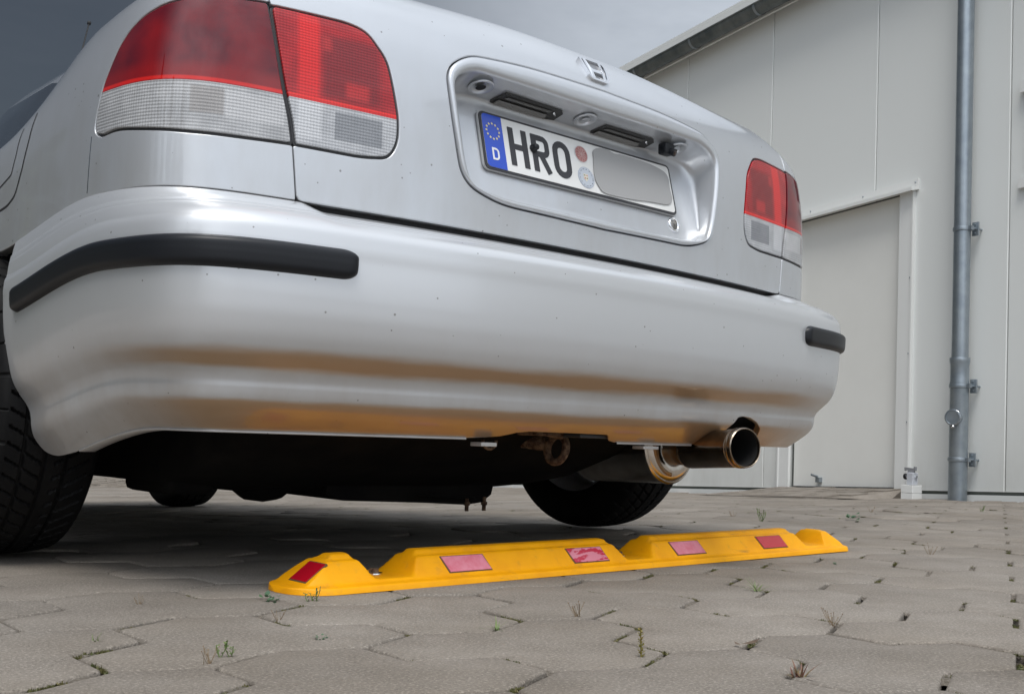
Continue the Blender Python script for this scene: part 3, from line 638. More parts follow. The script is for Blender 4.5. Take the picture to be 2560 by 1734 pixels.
def surf_normals(S, a, w, flip=1):
    e = 8e-4
    du = S(a+e, w)-S(a-e, w); dv = S(a, w+e)-S(a, w-e)
    n = np.cross(du, dv)*flip; return n/np.maximum(np.linalg.norm(n, axis=-1, keepdims=True), 1e-12)
def inside(poly, pts):
    x, y = pts[:, 0], pts[:, 1]; r = np.zeros(len(pts), bool); n = len(poly)
    for i in range(n):
        x0, y0 = poly[i]; x1, y1 = poly[(i+1) % n]
        if y0 == y1: continue
        c = (y0 > y) != (y1 > y); r ^= c & (x < (x1-x0)*(y-y0)/(y1-y0)+x0)
    return r
def rnd(poly, radii, seg=7):
    """round the corners of a polygon; radii: one number or a list"""
    n = len(poly); out = []
    for i in range(n):
        p0, p, p1 = (Vector(poly[i-1]), Vector(poly[i]), Vector(poly[(i+1) % n])); r = radii if isinstance(radii, (int, float)) else radii[i]
        if r <= 0: out.append(tuple(p)); continue
        a = (p0-p); b = (p1-p); la, lb = a.length, b.length; r = min(r, la*.48, lb*.48); a /= la; b /= lb
        for k in range(seg+1):
            t_ = k/seg; out.append(tuple((p+a*r)*(1-t_)**2+p*2*t_*(1-t_)+(p+b*r)*t_*t_))
    return out
def resample(poly, step, smooth=0):
    P = np.array(poly, float); P = np.vstack([P, P[:1]]); d = np.r_[0, np.cumsum(np.linalg.norm(np.diff(P, axis=0), axis=1))]
    out = []
    for i in range(len(P)-1):
        L_ = d[i+1]-d[i]; k = max(1, int(round(L_/step))); out += [tuple(P[i]+(P[i+1]-P[i])*j/k) for j in range(k)]
    return out
def loop_smooth(poly, n, it=3):
    P = np.array(poly, float); Q = np.vstack([P, P[:1]]); d = np.r_[0, np.cumsum(np.linalg.norm(np.diff(Q, axis=0), axis=1))]
    t = np.linspace(0, d[-1], n, endpoint=False); R_ = np.stack([np.interp(t, d, Q[:, c]) for c in (0, 1)], 1)
    for _ in range(it): R_ = (np.roll(R_, 1, 0)+2*R_+np.roll(R_, -1, 0))/4
    return [tuple(p) for p in R_]
def area(poly):
    P = np.array(poly); return .5*np.sum(P[:, 0]*np.roll(P[:, 1], -1)-np.roll(P[:, 0], -1)*P[:, 1])
def panel(name, outline, S, mt, parent, holes=(), step=(.012, .012), bstep=.006, depth=.014, r=.0022, flip=1, edge=True, off=0.0, hole_depth=None):
    if area(outline) < 0: outline = outline[::-1]
    outline = resample(outline, bstep); loops = [outline]
    for h in holes:
        h = resample(h, bstep); loops.append(h[::-1] if area(h) > 0 else h)
    P2 = [p for l in loops for p in l]; E = []; b = 0
    for l in loops: E += [(b+i, b+(i+1) % len(l)) for i in range(len(l))]; b += len(l)
    A = np.array(P2); lo, hi = A.min(0), A.max(0)
    ga = np.arange(lo[0]+step[0]*.5, hi[0], step[0]); gw = np.arange(lo[1]+step[1]*.5, hi[1], step[1])
    G = np.array([(x+(step[0]*.5 if j % 2 else 0), y) for j, y in enumerate(gw) for x in ga])
    keep = inside(loops[0], G)
    for l in loops[1:]: keep &= ~inside(l, G)
    G = G[keep]
    sc = np.array(step); Gs, As = G/sc, A/sc; ok = np.ones(len(G), bool)
    for i in range(0, len(Gs), 4000):
        dd = np.min(np.sum((Gs[i:i+4000, None, :]-As[None, :, :])**2, axis=2), axis=1); ok[i:i+4000] = dd > (.45*min(1, bstep/min(step)))**2
    G = G[ok]
    allp = np.vstack([A, G])
    # scale for a well conditioned triangulation
    sp = allp/sc
    res = delaunay_2d_cdt([Vector(p) for p in sp.tolist()], E, [], 0, 1e-7)
    vs_ = np.array([tuple(v) for v in res[0]])*sc; tris = np.array([f for f in res[2] if len(f) == 3])
    cen = vs_[tris].mean(axis=1); k = inside(loops[0], cen)
    for l in loops[1:]: k &= ~inside(l, cen)
    tris = tris[k]
    if flip < 0: tris = tris[:, ::-1]
    Pn = surf_normals(S, vs_[:, 0], vs_[:, 1], flip); P3 = S(vs_[:, 0], vs_[:, 1])+Pn*off
    V = [tuple(p) for p in P3]; NN = [tuple(n) for n in Pn]; UV = [tuple(p) for p in vs_]; F = [tuple(t) for t in tris.tolist()]
    if edge:
        for li, l in enumerate(loops):
            q = np.array(l); n_ = surf_normals(S, q[:, 0], q[:, 1], flip); p3 = S(q[:, 0], q[:, 1])+n_*off
            t_ = np.roll(p3, -1, 0)-np.roll(p3, 1, 0); t_ /= np.maximum(np.linalg.norm(t_, axis=1)[:, None], 1e-9)
            o_ = np.cross(t_, n_)*flip; dp_ = depth if (li == 0 or hole_depth is None) else hole_depth
            rings = [(p3, n_), (p3+o_*r*.70-n_*r*.30, (n_+o_)*.7071), (p3+o_*r-n_*r, o_), (p3+o_*r-n_*dp_, o_)]
            b = len(V); m_ = len(l)
            for rp__, rn__ in rings: V += [tuple(x) for x in rp__]; NN += [tuple(x) for x in rn__]; UV += [tuple(x) for x in q]
            for j in range(3):
                for i in range(m_):
                    f = (b+j*m_+i, b+(j+1)*m_+i, b+(j+1)*m_+(i+1) % m_, b+j*m_+(i+1) % m_)
                    F.append(f if flip > 0 else f[::-1])
    o = mesh_obj(name, V, F, mt, parent, True, NN, UV); return o

# ----- outlines in (a, w): a = distance along the body round the corner, w = height on the skin
def mir(poly): return [(-x, y) for x, y in poly]
LENS_IN = rnd([(.6835, .9015), (.640, .9030), (.556, .9050), (.522, .8985), (.4885, .855), (.4795, .819), (.4725, .787), (.467, .758), (.467, .722), (.482, .694), (.530, .6872), (.641, .6870), (.6468, .7222), (.6602, .7705), (.673, .8335)], [.008, .02, .02, .03, .03, .02, .02, .02, .025, .025, .02, .004, .02, .02, .02], 5)
LENS_OUT = rnd([(.6905, .9050), (.6780, .8345), (.6655, .7710), (.6530, .7225), (.6470, .6870), (.73, .6835), (.80, .683), (.87, .6875), (.935, .6945), (.980, .6905), (1.000, .7005), (.9985, .720), (.992, .745), (.985, .772), (.971, .797), (.954, .826), (.931, .850), (.898, .869), (.859, .882), (.81, .892), (.75, .899)], [.004]+[.02]*3+[.004]+[.02]*4+[.012, .012]+[.012]*10, 4)
def div(w): return float(np.interp(w, [.56, .603, .689, .7655, .834, .909, .96, 1.02, 1.5], [.632, .636, .6455, .6590, .6715, .687, .695, .700, .640]))
def bl(a): return .603-.055*float(sstep(abs(a), .98, 1.42))          # bumper/body joint height along the side
TRIM = rnd([(0, .9245), (.20, .9205), (.325, .909), (.372, .872), (.366, .815), (.354, .750), (.337, .680), (.26, .655), (0, .6505)], [0, .08, .05, .05, .05, .05, .06, .08, 0], 8)
def full(h): return h+[(-x, y) for x, y in h[::-1] if abs(x) > 1e-6]
TRIM = full(TRIM)
g = .0028
lid_side = [(div(w)-g, w) for w in np.linspace(.603, 1.5, 26)]
LID = [(-x, y) for x, y in lid_side[::-1]]+lid_side
LID = rnd(LID, [0]*25+[.012, .012]+[0]*25, 5)
def grow(poly, d):
    c = poly if area(poly) > 0 else poly[::-1]; P = np.array(c); T = np.roll(P, -1, 0)-np.roll(P, 1, 0); T /= np.linalg.norm(T, axis=1)[:, None]+1e-12
    return [tuple(p) for p in P+np.stack([T[:, 1], -T[:, 0]], 1)*d]
def dedupe(P, e=.0007):
    o = [P[0]]
    for p in P[1:]:
        if math.hypot(p[0]-o[-1][0], p[1]-o[-1][1]) > e: o.append(p)
    if math.hypot(o[0][0]-o[-1][0], o[0][1]-o[-1][1]) < e: o.pop()
    return o
hin = dedupe(grow(LENS_IN, .0050)); hin = [(min(x, div(y)-.012), y) for x, y in hin]
# the lid meets the outer lamp along the divider, so the lamp cut-out is open towards it: keep a 12 mm strip of skin hidden under the lens seal
def notch(side_pts, lens, inner, w_lo, w_hi):
    '''side_pts run downwards along the divider; the lamp cut-out is a bay in that edge'''
    P = lens if area(lens) > 0 else lens[::-1]; k = [i for i, q in enumerate(P) if (q[0] < div(q[1])-g-.0012 if inner else q[0] > div(q[1])+g+.0012)]
    n = len(P); ks = set(k); st0 = [i for i in k if (i-1) % n not in ks][0]; run = []
    i = st0
    while i % n in ks: run.append(P[i % n]); i += 1
    if run[0][1] < run[-1][1]: run = run[::-1]
    off_ = (-g if inner else g)
    top = [q for q in side_pts if q[1] > run[0][1]+.002]+[(div(run[0][1])+off_, run[0][1])]; bot_ = [(div(run[-1][1])+off_, run[-1][1])]+[q for q in side_pts if q[1] < run[-1][1]-.002]
    return top+run+bot_
gl_in = dedupe(grow(LENS_IN, .0050)); gl_out = dedupe(grow(LENS_OUT, .0050))
rs = notch([(div(w)-g, w) for w in np.linspace(1.5, .610, 40)], gl_in, True, 0, 0)+[(div(.603)-g-.002, .6045), (div(.603)-g-.007, .603)]
LID = dedupe(mir(rs)+rs[::-1])
lid = panel('trunk_lid', LID, s_body, M['paint_clean'], car, holes=[dedupe(grow(TRIM, .0046))], step=(.010, .010), depth=.02)
# quarter panels (left and right), tail lamps cut out
hout = dedupe(grow(LENS_OUT, .0050)); hout = [(max(x, div(y)+.012), y) for x, y in hout]
DOORLINE = [(1.262, 1.30), (1.262, .80), (1.266, .735), (1.283, .683), (1.309, .640), (1.345, .626), (1.40, .620), (1.52, .619)]
for sg, nm in ((-1, 'rear_quarter_panel'), (1, 'rear_quarter_panel')):
    arch = [(1.27+.48*1-.0, 0)]
    # wheel arch circle centred on the axle (a = 1.44 at Y=1.04)
    ac = BODY.a_of_x(-.8) if False else float(np.interp(1.04, BODY.Q[BODY.l > .5][:, 1], BODY.l[BODY.l > .5]))
    bot = [(a_, bl(a_)) for a_ in np.linspace(.64, 1.385, 40)]
    ar = [(ac-.335*math.cos(t_), max(.29+.335*math.sin(t_), .30)) for t_ in np.linspace(math.asin((bl(1.1)-.29-.0)/.335)-.05, math.pi-.03, 26)]
    ar = [(1.40, .545), (1.41, .60), (1.45, .645), (1.52, .668), (1.60, .668), (1.68, .64), (1.74, .58), (1.78, .45), (1.79, .30)]
    poly = [(div(.603)+g, .603)]+bot[1:]+ar+[(1.95, .30), (1.95, 1.5)]+notch([(div(w)+g, w) for w in np.linspace(1.5, .610, 40)], gl_out, False, 0, 0)
    poly = dedupe(poly)
    if sg < 0: poly = mir(poly); ho = dedupe(mir(hout))
    else: ho = dedupe(hout)
    # split off the fine rear part and a fuel-flap shaped seam
    panel(nm, poly, s_body, M['paint_clean'], car, step=(.013, .012), bstep=.008, depth=.02)
# narrow dark seam lines drawn as real grooves: thin dark strips sunk between raised lips
def seam(name, pts, S, parent, width=.0022, off=.0004, mt=None):
    P = np.array(loop_open(pts, 60)); n_ = surf_normals(S, P[:, 0], P[:, 1]); p3 = S(P[:, 0], P[:, 1])+n_*off
    t_ = np.gradient(p3, axis=0); t_ /= np.linalg.norm(t_, axis=1)[:, None]; s_ = np.cross(t_, n_)
    V = [tuple(x) for x in p3-s_*width]+[tuple(x) for x in p3-n_*.004]+[tuple(x) for x in p3+s_*width]; n = len(P)
    F = [(i, i+1, n+i+1, n+i) for i in range(n-1)]+[(n+i, n+i+1, 2*n+i+1, 2*n+i) for i in range(n-1)]
    V2 = [tuple(x) for x in p3-s_*width]+[tuple(x) for x in p3+n_*.0002]+[tuple(x) for x in p3+s_*width]
    return mesh_obj(name, V2, F, mt or M['gap'], parent)
def loop_open(pts, n):
    Q = np.array(pts, float); d = np.r_[0, np.cumsum(np.linalg.norm(np.diff(Q, axis=0), axis=1))]; t = np.linspace(0, d[-1], n); R_ = np.stack([np.interp(t, d, Q[:, c]) for c in (0, 1)], 1)
    for _ in range(4): R_[1:-1] = (R_[:-2]+2*R_[1:-1]+R_[2:])/4
    return R_
for sg in (-1, 1):
    seam('door_seam', [(sg*x, y) for x, y in DOORLINE[1:]], s_body, car)
    seam('door_seam', [(sg*x, y) for x, y in [(1.31, .78), (1.318, .715), (1.332, .68), (1.40, .66)]], s_body, car, .0016)
    s_ = seam('quarter_seam', [(sg*1.0095, .694), (sg*1.012, .66), (sg*1.0152, .606)], s_body, car, .0012, .0004, M['chrome'])
# rest of the sides: front doors and wings, coarse
for sg in (-1, 1):
    fa = float(np.interp(3.62, BODY.Q[BODY.l > .5][:, 1], BODY.l[BODY.l > .5])); end = float(BODY.l[-1])-.02
    ar = [(fa-.335*math.cos(t_), .29+.335*math.sin(t_)) for t_ in np.linspace(.03, math.pi-.03, 20)]
    poly = [(1.954, .30)]+ar+[(end, .30), (end, 1.5), (1.954, 1.5)]
    panel('body_side', mir(poly) if sg < 0 else poly, s_body, M['paint_clean'], car, step=(.05, .03), bstep=.04, depth=.02)
# black liners behind the gaps
panel('lamp_pocket', [(-1.1, .585), (1.1, .585), (1.1, 1.3), (-1.1, 1.3)], s_body, M['gap'], car, holes=[TRIM], step=(.05, .03), bstep=.03, edge=False, off=-.016)

# ----- tail lamps -----
def lens_material(name, colr, kind, gfreq=190, gamp=.05, gbump=.35):
    m = bpy.data.materials.new(name); m.use_nodes = True; t = m.node_tree; b = t.nodes['Principled BSDF']
    uv = nd(m, 'ShaderNodeUVMap'); sp = nd(m, 'ShaderNodeSeparateXYZ'); t.links.new(uv.outputs[0], sp.inputs[0])
    def wave(axis, freq):
        k = nd(m, 'ShaderNodeMath'); k.operation = 'MULTIPLY'; k.inputs[1].default_value = freq*2*math.pi; t.links.new(sp.outputs[axis], k.inputs[0])
        s = nd(m, 'ShaderNodeMath'); s.operation = 'SINE'; t.links.new(k.outputs[0], s.inputs[0]); return s
    ax = nd(m, 'ShaderNodeMath'); ax.operation = 'ABSOLUTE'; t.links.new(sp.outputs[0], ax.inputs[0])
    wx, wy = wave(0, gfreq), wave(1, gfreq*1.05)
    sm = nd(m, 'ShaderNodeMath'); sm.operation = 'ADD'; t.links.new(wx.outputs[0], sm.inputs[0]); t.links.new(wy.outputs[0], sm.inputs[1])
    bu = nd(m, 'ShaderNodeBump'); bu.inputs['Strength'].default_value = gbump; bu.inputs['Distance'].default_value = .0012
    t.links.new(sm.outputs[0], bu.inputs['Height']); t.links.new(bu.outputs[0], b.inputs['Normal'])
    # blocks of the reflector behind and painted glow lines: rectangles in (|a|, w)
    def rect(a0, a1, w0, w1, soft=.002):
        outs = []
        for ch, lo, hi in ((ax.outputs[0], a0, a1), (sp.outputs[1], w0, w1)):
            for e, up_ in ((lo, 1), (hi, 0)):
                r = nd(m, 'ShaderNodeMapRange'); r.interpolation_type = 'SMOOTHSTEP'; r.inputs[1].default_value = e-soft; r.inputs[2].default_value = e+soft
                r.inputs[3].default_value = 1-up_; r.inputs[4].default_value = up_; t.links.new(ch, r.inputs[0]); outs.append(r.outputs[0])
        cur = outs[0]
        for o in outs[1:]:
            k = nd(m, 'ShaderNodeMath'); k.operation = 'MULTIPLY'; t.links.new(cur, k.inputs[0]); t.links.new(o, k.inputs[1]); cur = k.outputs[0]
        return cur
    ns_ = nd(m, 'ShaderNodeTexNoise'); ns_.inputs['Scale'].default_value = 26; t.links.new(uv.outputs[0], ns_.inputs['Vector'])
    x = nd(m, 'ShaderNodeMix'); x.data_type = 'RGBA'; x.inputs[6].default_value = (*colr[0], 1); x.inputs[7].default_value = (*colr[1], 1)
    r0 = nd(m, 'ShaderNodeMapRange'); r0.inputs[1].default_value = .35; r0.inputs[2].default_value = .65; t.links.new(ns_.outputs['Fac'], r0.inputs[0]); t.links.new(r0.outputs[0], x.inputs[0])
    cur = x.outputs[2]
    for rc, c_, f_ in kind:
        x = nd(m, 'ShaderNodeMix'); x.data_type = 'RGBA'; t.links.new(cur, x.inputs[6]); x.inputs[7].default_value = (*c_, 1)
        k = nd(m, 'ShaderNodeMath'); k.operation = 'MULTIPLY'; k.inputs[1].default_value = f_; t.links.new(rect(*rc), k.inputs[0]); t.links.new(k.outputs[0], x.inputs[0]); cur = x.outputs[2]
    # fine grid contrast of the optics
    gr = nd(m, 'ShaderNodeMapRange'); gr.inputs[1].default_value = -2; gr.inputs[2].default_value = 2; gr.inputs[3].default_value = 1-gamp; gr.inputs[4].default_value = 1+gamp*.7; t.links.new(sm.outputs[0], gr.inputs[0])
    hs_ = nd(m, 'ShaderNodeHueSaturation'); t.links.new(cur, hs_.inputs['Color']); t.links.new(gr.outputs[0], hs_.inputs['Value']); t.links.new(hs_.outputs[0], b.inputs['Base Color'])
    b.inputs['Roughness'].default_value = .35; b.inputs['Coat Weight'].default_value = 1; b.inputs['Coat Roughness'].default_value = .01; b.inputs['Coat IOR'].default_value = 1.5
    b.inputs['Specular IOR Level'].default_value = .1
    return m
RED_IN = lens_material('red_lens_optics', ((.34, .006, .010), (.44, .010, .014)), [((.605, .640, .76, .90, .006), (.75, .012, .010), .8), ((.50, .60, .77, .875, .010), (.17, .006, .010), .75), ((.47, .655, .76, .766, .0015), (.8, .02, .015), .9), ((.52, .56, .775, .80, .006), (.55, .02, .02), .7), ((.585, .6, .845, .87, .006), (.5, .02, .02), .7)], 190, .08, .3)  # thin bright row at the foot is a painted glow line
RED_OUT = lens_material('red_lens_smooth', ((.10, .002, .009), (.16, .003, .009)), [((.655, 1.0, .755, .785, .012), (.34, .006, .006), .5), ((.655, 1.0, .76, .7655, .0015), (.7, .015, .010), .9), ((.85, .885, .77, .86, .016), (.30, .006, .006), .45), ((.70, .745, .77, .85, .016), (.24, .004, .008), .4), ((.93, .95, .77, .83, .012), (.2, .004, .006), .4)], 165, .02, .0)  # bright rows near the foot paint a red glow into the lens
CLR_IN = lens_material('clear_lens_optics', ((.40, .41, .43), (.50, .51, .53)), [((.495, .578, .706, .750, .0015), (.16, .17, .19), .7), ((.60, .64, .70, .76, .004), (.72, .73, .75), .5)])
CLR_OUT = lens_material('clear_lens_outer', ((.36, .365, .375), (.47, .475, .485)), [((.752, .80, .712, .752, .002), (.24, .21, .19), .5), ((.66, .75, .71, .75, .002), (.62, .62, .63), .5)])
LSEAL = M['seal']
for sg in (-1, 1):
    mm_ = (lambda p: mir(p)) if sg < 0 else (lambda p: list(p))
    for (OUT, red, clr, split_lo, split_hi) in ((LENS_IN, RED_IN, CLR_IN, None, None), (LENS_OUT, RED_OUT, CLR_OUT, None, None)):
        base = panel('tail_light', mm_(dedupe(grow(OUT, .0020))), s_body, LSEAL, car, step=(.02, .02), bstep=.006, depth=.016, off=-.0045, r=.001)
        lens = np.array(resample(dedupe(grow(OUT, -.0028)), .004))
        zc = .7590
        def clip(P, above):
            o = []; n = len(P)
            for i in range(n):
                a_, b_ = P[i], P[(i+1) % n]; ia, ib = ((a_[1] > zc) == above), ((b_[1] > zc) == above)
                if ia: o.append(tuple(a_))
                if ia != ib: k = (zc-a_[1])/(b_[1]-a_[1]); o.append((a_[0]+k*(b_[0]-a_[0]), zc))
            return dedupe(o, .0010)
        panel('red_lens', mm_(clip(lens, True)), s_body, red, base, step=(.009, .009), bstep=.006, depth=.007, off=.0006, r=.0016)
        panel('clear_lens', mm_(dedupe(grow(clip(lens, False), -.0004))), s_body, clr, base, step=(.009, .009), bstep=.006, depth=.007, off=.0006, r=.0016)

# ----- number plate garnish with its recess -----
NL = 200
def arcn(poly, n=NL):
    P = np.array(poly, float); k0 = int(np.argmax(P[:, 1]-np.abs(P[:, 0])*.5)); P = np.roll(P, -k0, 0); Q = np.vstack([P, P[:1]])
    d = np.r_[0, np.cumsum(np.linalg.norm(np.diff(Q, axis=0), axis=1))]; t = np.linspace(0, d[-1], n, endpoint=False)
    return np.stack([np.interp(t, d, Q[:, c]) for c in (0, 1)], 1)
OPEN = full(rnd([(0, .884), (.22, .8858), (.315, .8862), (.358, .857), (.350, .795), (.333, .712), (.318, .676), (.25, .666), (0, .663)], [0, .05, .045, .05, .04, .05, .045, .06, 0], 8))
def floor_pt(x, z): return (x, .309+.26*(z-.7776), z)
FLOOR = full(rnd([(0, .858), (.27, .858), (.322, .850), (.341, .815), (.338, .742), (.331, .678), (.26, .668), (0, .665)], [0, .03, .035, .03, .03, .04, .04, 0], 8))
o1, o2_, fl = arcn(TRIM), arcn(OPEN), arcn(FLOOR)
def onS(P, off): n_ = surf_normals(s_body, P[:, 0], P[:, 1]); return s_body(P[:, 0], P[:, 1])+n_*off
mid = .5*(o1+o2_)
L0 = onS(o1, -.012); L1 = onS(o1, .0005); L1b = onS(o1+(o2_-o1)*.06, .0028); L2 = onS(o1+(o2_-o1)*.30, .0045); L3 = onS(o1+(o2_-o1)*.62, .0040); L4 = onS(o1+(o2_-o1)*.85, .0018); L5 = onS(o2_, -.003); L6 = onS(o2_, -.009)
FL = np.array([floor_pt(x, z) for x, z in fl])
def mixl(A, B, t): return A*(1-t)+B*t
L7 = mixl(L6, FL, .35); L8 = mixl(L6, FL, .72); inw = FL.mean(0)
L9 = mixl(L6, FL, .93); L10 = FL+(inw-FL)*np.array([.018, 0, .03])
FC = fl.copy(); FC = np.array([floor_pt(x*.94, .762+(z-.762)*.84) for x, z in fl])
rings = [L0, L1, L1b, L2, L3, L4, L5, L6, L7, L8, L9, L10, FC]
V = [tuple(p) for r_ in rings for p in r_]; F = []
for j in range(len(rings)-1):
    for i in range(NL): F.append((j*NL+i, j*NL+(i+1) % NL, (j+1)*NL+(i+1) % NL, (j+1)*NL+i))
F.append(tuple((len(rings)-1)*NL+i for i in range(NL)))
F = [f[::-1] for f in F]
garn = mesh_obj('plate_garnish', V, F, M['paint_clean'], car)
bm = bmesh.new(); bm.from_mesh(garn.data); bmesh.ops.recalc_face_normals(bm, faces=bm.faces[:]); bm.to_mesh(garn.data); bm.free()
garn.data.polygons.foreach_set('use_smooth', [True]*len(garn.data.polygons)); garn.data.set_sharp_from_angle(angle=R(75))
# ceiling of the recess: lamp slots and cone-shaped hollows
CEN, CEX = Vector((0, .268, .874)), Vector((0, .332, .857))
cdir = (CEX-CEN).normalized(); cnrm = Vector((0, -cdir.z, cdir.y)) * -1
if cnrm.z > 0: cnrm = -cnrm
def cpos(x, t_, off=0.0): q = CEN.lerp(CEX, t_)+cnrm*off; return Vector((x, q.y, q.z))
for x in (-.272, -.009, .262):
    mb = MB(); c = cpos(x, .45, .0005); mb.lathe([(-.001, .0240), (.0008, .0238), (.0016, .0222), (.0008, .0200), (-.004, .011), (-.008, .0095)], c, cnrm, 36); o_ = mb.build('ceiling_boss', M['paint_clean'], garn, smooth=True)
    mb = MB(); mb.lathe([(.0003, .0095), (.0008, .008), (.0008, 0)], c, cnrm, 24)
    mb.build('boss_hole', M['gap'] if x < -.2 else M['paint_clean'], garn, smooth=True)
LAMPG = mat('plate_lamp_glass', (.16, .155, .145), .15, coat=1)
for x in (-.141, .120):
    mb = MB(); P = [cpos(x+dx, tt, .0012) for dx, tt in ((-.074, .38), (.066, .38), (.074, .48), (.074, .88), (.050, .96), (-.082, .96), (-.086, .86))]
    Q = [p-cnrm*.003 for p in P]; n = len(P); mb.add(P+Q, [tuple(range(n))]+[(i, (i+1) % n, n+(i+1) % n, n+i) for i in range(n)]); sl_ = mb.build('lamp_slot', mat('slot_dark', (.045, .045, .045), .6), garn)
    mb = MB(); P = [cpos(x+dx, tt, .0035) for dx, tt in ((-.066, .46), (.046, .46), (.040, .56), (-.070, .56))]; mb.add(P, [(0, 1, 2, 3)])
    P = [cpos(x+dx, tt, .0045) for dx, tt in ((-.078, .66), (.042, .66), (.048, .90), (-.080, .90))]; mb.add(P, [(0, 1, 2, 3)]); mb.build('plate_lamp', LAMPG, garn)
    mb = MB(); mb.tube([cpos(x+.050, .5, .003), cpos(x+.060, .6, .003)], .0022, 8); mb.build('lamp_clip', M['chrome'], garn, smooth=True)
# reversing camera hanging at the right end of the ceiling
mb = MB(); c = cpos(.226, .42, .011); mb.box(c, (.030, .022, .024), 0, .004); mb.tube([c+Vector((.004, -.008, -.004)), c+Vector((.007, -.018, -.009))], .008, 14); rc = mb.build('reversing_camera', M['rubber'], car, sharp=40)
mb = MB(); mb.lathe([(0, .0055), (.001, .004), (.0005, 0)], c+Vector((.0072, -.0183, -.0092)), Vector((.15, -.9, -.4)), 14); mb.build('camera_lens', mat('camera_glass', (.03, .012, .01), .05, coat=1), rc, smooth=True)
# lock
lk = Vector(floor_pt(.253, .7025)); fn = Vector((0, -1, .26)).normalized()
mb = MB(); mb.lathe([(.000, .0165), (.003, .0155), (.0035, .0125), (.001, .0105), (-.001, .010)], lk, fn, 28); lo = mb.build('trunk_lock', M['chrome'], car, smooth=True)
mb = MB(); mb.lathe([(.0012, .0102), (.0028, .0085), (.0025, 0)], lk, fn, 20); mb.box(lk+fn*.0032, (.0014, .002, .009)); mb.build('key_slot', mat('lock_barrel', (.22, .21, .20), .35, .8), lo, smooth=True)

# ----- number plate -----
pc = Vector((0, .3040, .7776)); pu = Vector((0, .26, 1)).normalized(); px_ = Vector((1, 0, 0)); pn = Vector((0, -1, .26)).normalized()
PM = Matrix(((px_.x, pu.x, pn.x), (px_.y, pu.y, pn.y), (px_.z, pu.z, pn.z)))
def rrect(w, h, r, n=6, cx=0, cy=0):
    P = []
    for (sx, sy, a0) in ((1, 1, 0), (-1, 1, 90), (-1, -1, 180), (1, -1, 270)):
        for k in range(n+1):
            a_ = R(a0+90*k/n); P.append((cx+sx*(w/2-r)+r*math.cos(a_), cy+sy*(h/2-r)+r*math.sin(a_)))
    return P
def pl(name, polys, h0, h1, mt, parent, sm=False):
    mb = MB()
    for q in polys: mb.prism(q, h1-h0, PM, tuple(pc+pn*h0))
    return mb.build(name, mt, parent)
BLK = mat('plate_black', (.035, .035, .04), .5)
plate = pl('number_plate', [rrect(.5270, .1160, .012)], -.003, .001, mat('plate_carrier_silver', (.5, .5, .5), .4, .6), car)
pl('plate_border', [rrect(.5225, .1125, .011)], .0012, .0026, BLK, plate)
m = mat('plate_reflective_white', (.74, .74, .72), .35, coat=.5); noise_mix(m, (.72, .72, .70), (.80, .80, .79), 8); WHT = m
pl('plate_face', [rrect(.5125, .1035, .008)], .0028, .0034, WHT, plate)
BL = mat('euro_blue', (.005, .06, .50), .3, coat=.4)
x0 = -.2562
bp_ = [(x, y) for x, y in rrect(.060, .1035, .008, 6, x0+.030, 0)]; bp_ = [(min(x, x0+.0465), y) for x, y in bp_]
pl('euro_band', [dedupe(bp_, 1e-5)], .0036, .0040, BL, plate)
STAR = mat('star_yellow', (.80, .70, .35), .4)
def star(cx, cy, r): return [(cx+(r if k % 2 == 0 else r*.42)*math.sin(math.pi*k/5), cy+(r if k % 2 == 0 else r*.42)*math.cos(math.pi*k/5)) for k in range(10)]
for k in range(12):
    a_ = 2*math.pi*k/12; pl('star', [star(x0+.0225+.0150*math.sin(a_), .0195+.0150*math.cos(a_), .0030)], .0040, .0045, STAR, plate)
WL = mat('letter_white', (.80, .80, .80), .4)
def stroke(P, wd, n=1):
    """closed outline of a polyline of width wd (mitred), as quads"""
    Q = [Vector(p) for p in P]; Lq = []
    nr = []
    for i in range(len(Q)):
        t_ = ((Q[min(i+1, len(Q)-1)]-Q[i]).normalized()+(Q[i]-Q[max(i-1, 0)]).normalized()).normalized(); nr.append(Vector((-t_.y, t_.x)))
    return [[tuple(Q[i]+nr[i]*wd/2), tuple(Q[i]-nr[i]*wd/2), tuple(Q[i+1]-nr[i+1]*wd/2), tuple(Q[i+1]+nr[i+1]*wd/2)] for i in range(len(Q)-1)]
def plstroke(name, P, wd, h0, h1, mt, parent, closed=False):
    P = dedupe(list(P), 1e-5); Q = [Vector(p) for p in P]; n = len(Q); nr = []
    for i in range(n):
        a_ = (Q[(i+1) % n]-Q[i]) if (closed or i < n-1) else (Q[i]-Q[i-1]); b_ = (Q[i]-Q[i-1]) if (closed or i > 0) else a_
        ta, tb = a_.normalized(), b_.normalized(); t_ = (ta+tb).normalized(); c_ = max(.5, t_.dot(ta)); nr.append(Vector((-t_.y, t_.x))/c_)
    mb = MB(); V = []
    for i in range(n):
        for s_ in (1, -1):
            q = Q[i]+nr[i]*wd/2*s_
            for h_ in (h0, h1): V.append(tuple(pc+PM @ Vector((q.x, q.y, h_))))
    F = []
    for i in range(n if closed else n-1):
        a_, b_ = 4*i, 4*((i+1) % n); F += [(a_+1, a_+3, b_+3, b_+1), (a_, a_+1, b_+1, b_), (a_+2, b_+2, b_+3, a_+3), (a_, b_, b_+2, a_+2)]
    if not closed: F += [(0, 2, 3, 1), (4*n-4, 4*n-3, 4*n-1, 4*n-2)]
    mb.add(V, F); return mb
def arcp(cx, cy, rx, ry, a0, a1, n=8): return [(cx+rx*math.cos(R(a0+(a1-a0)*k/n)), cy+ry*math.sin(R(a0+(a1-a0)*k/n))) for k in range(n+1)]
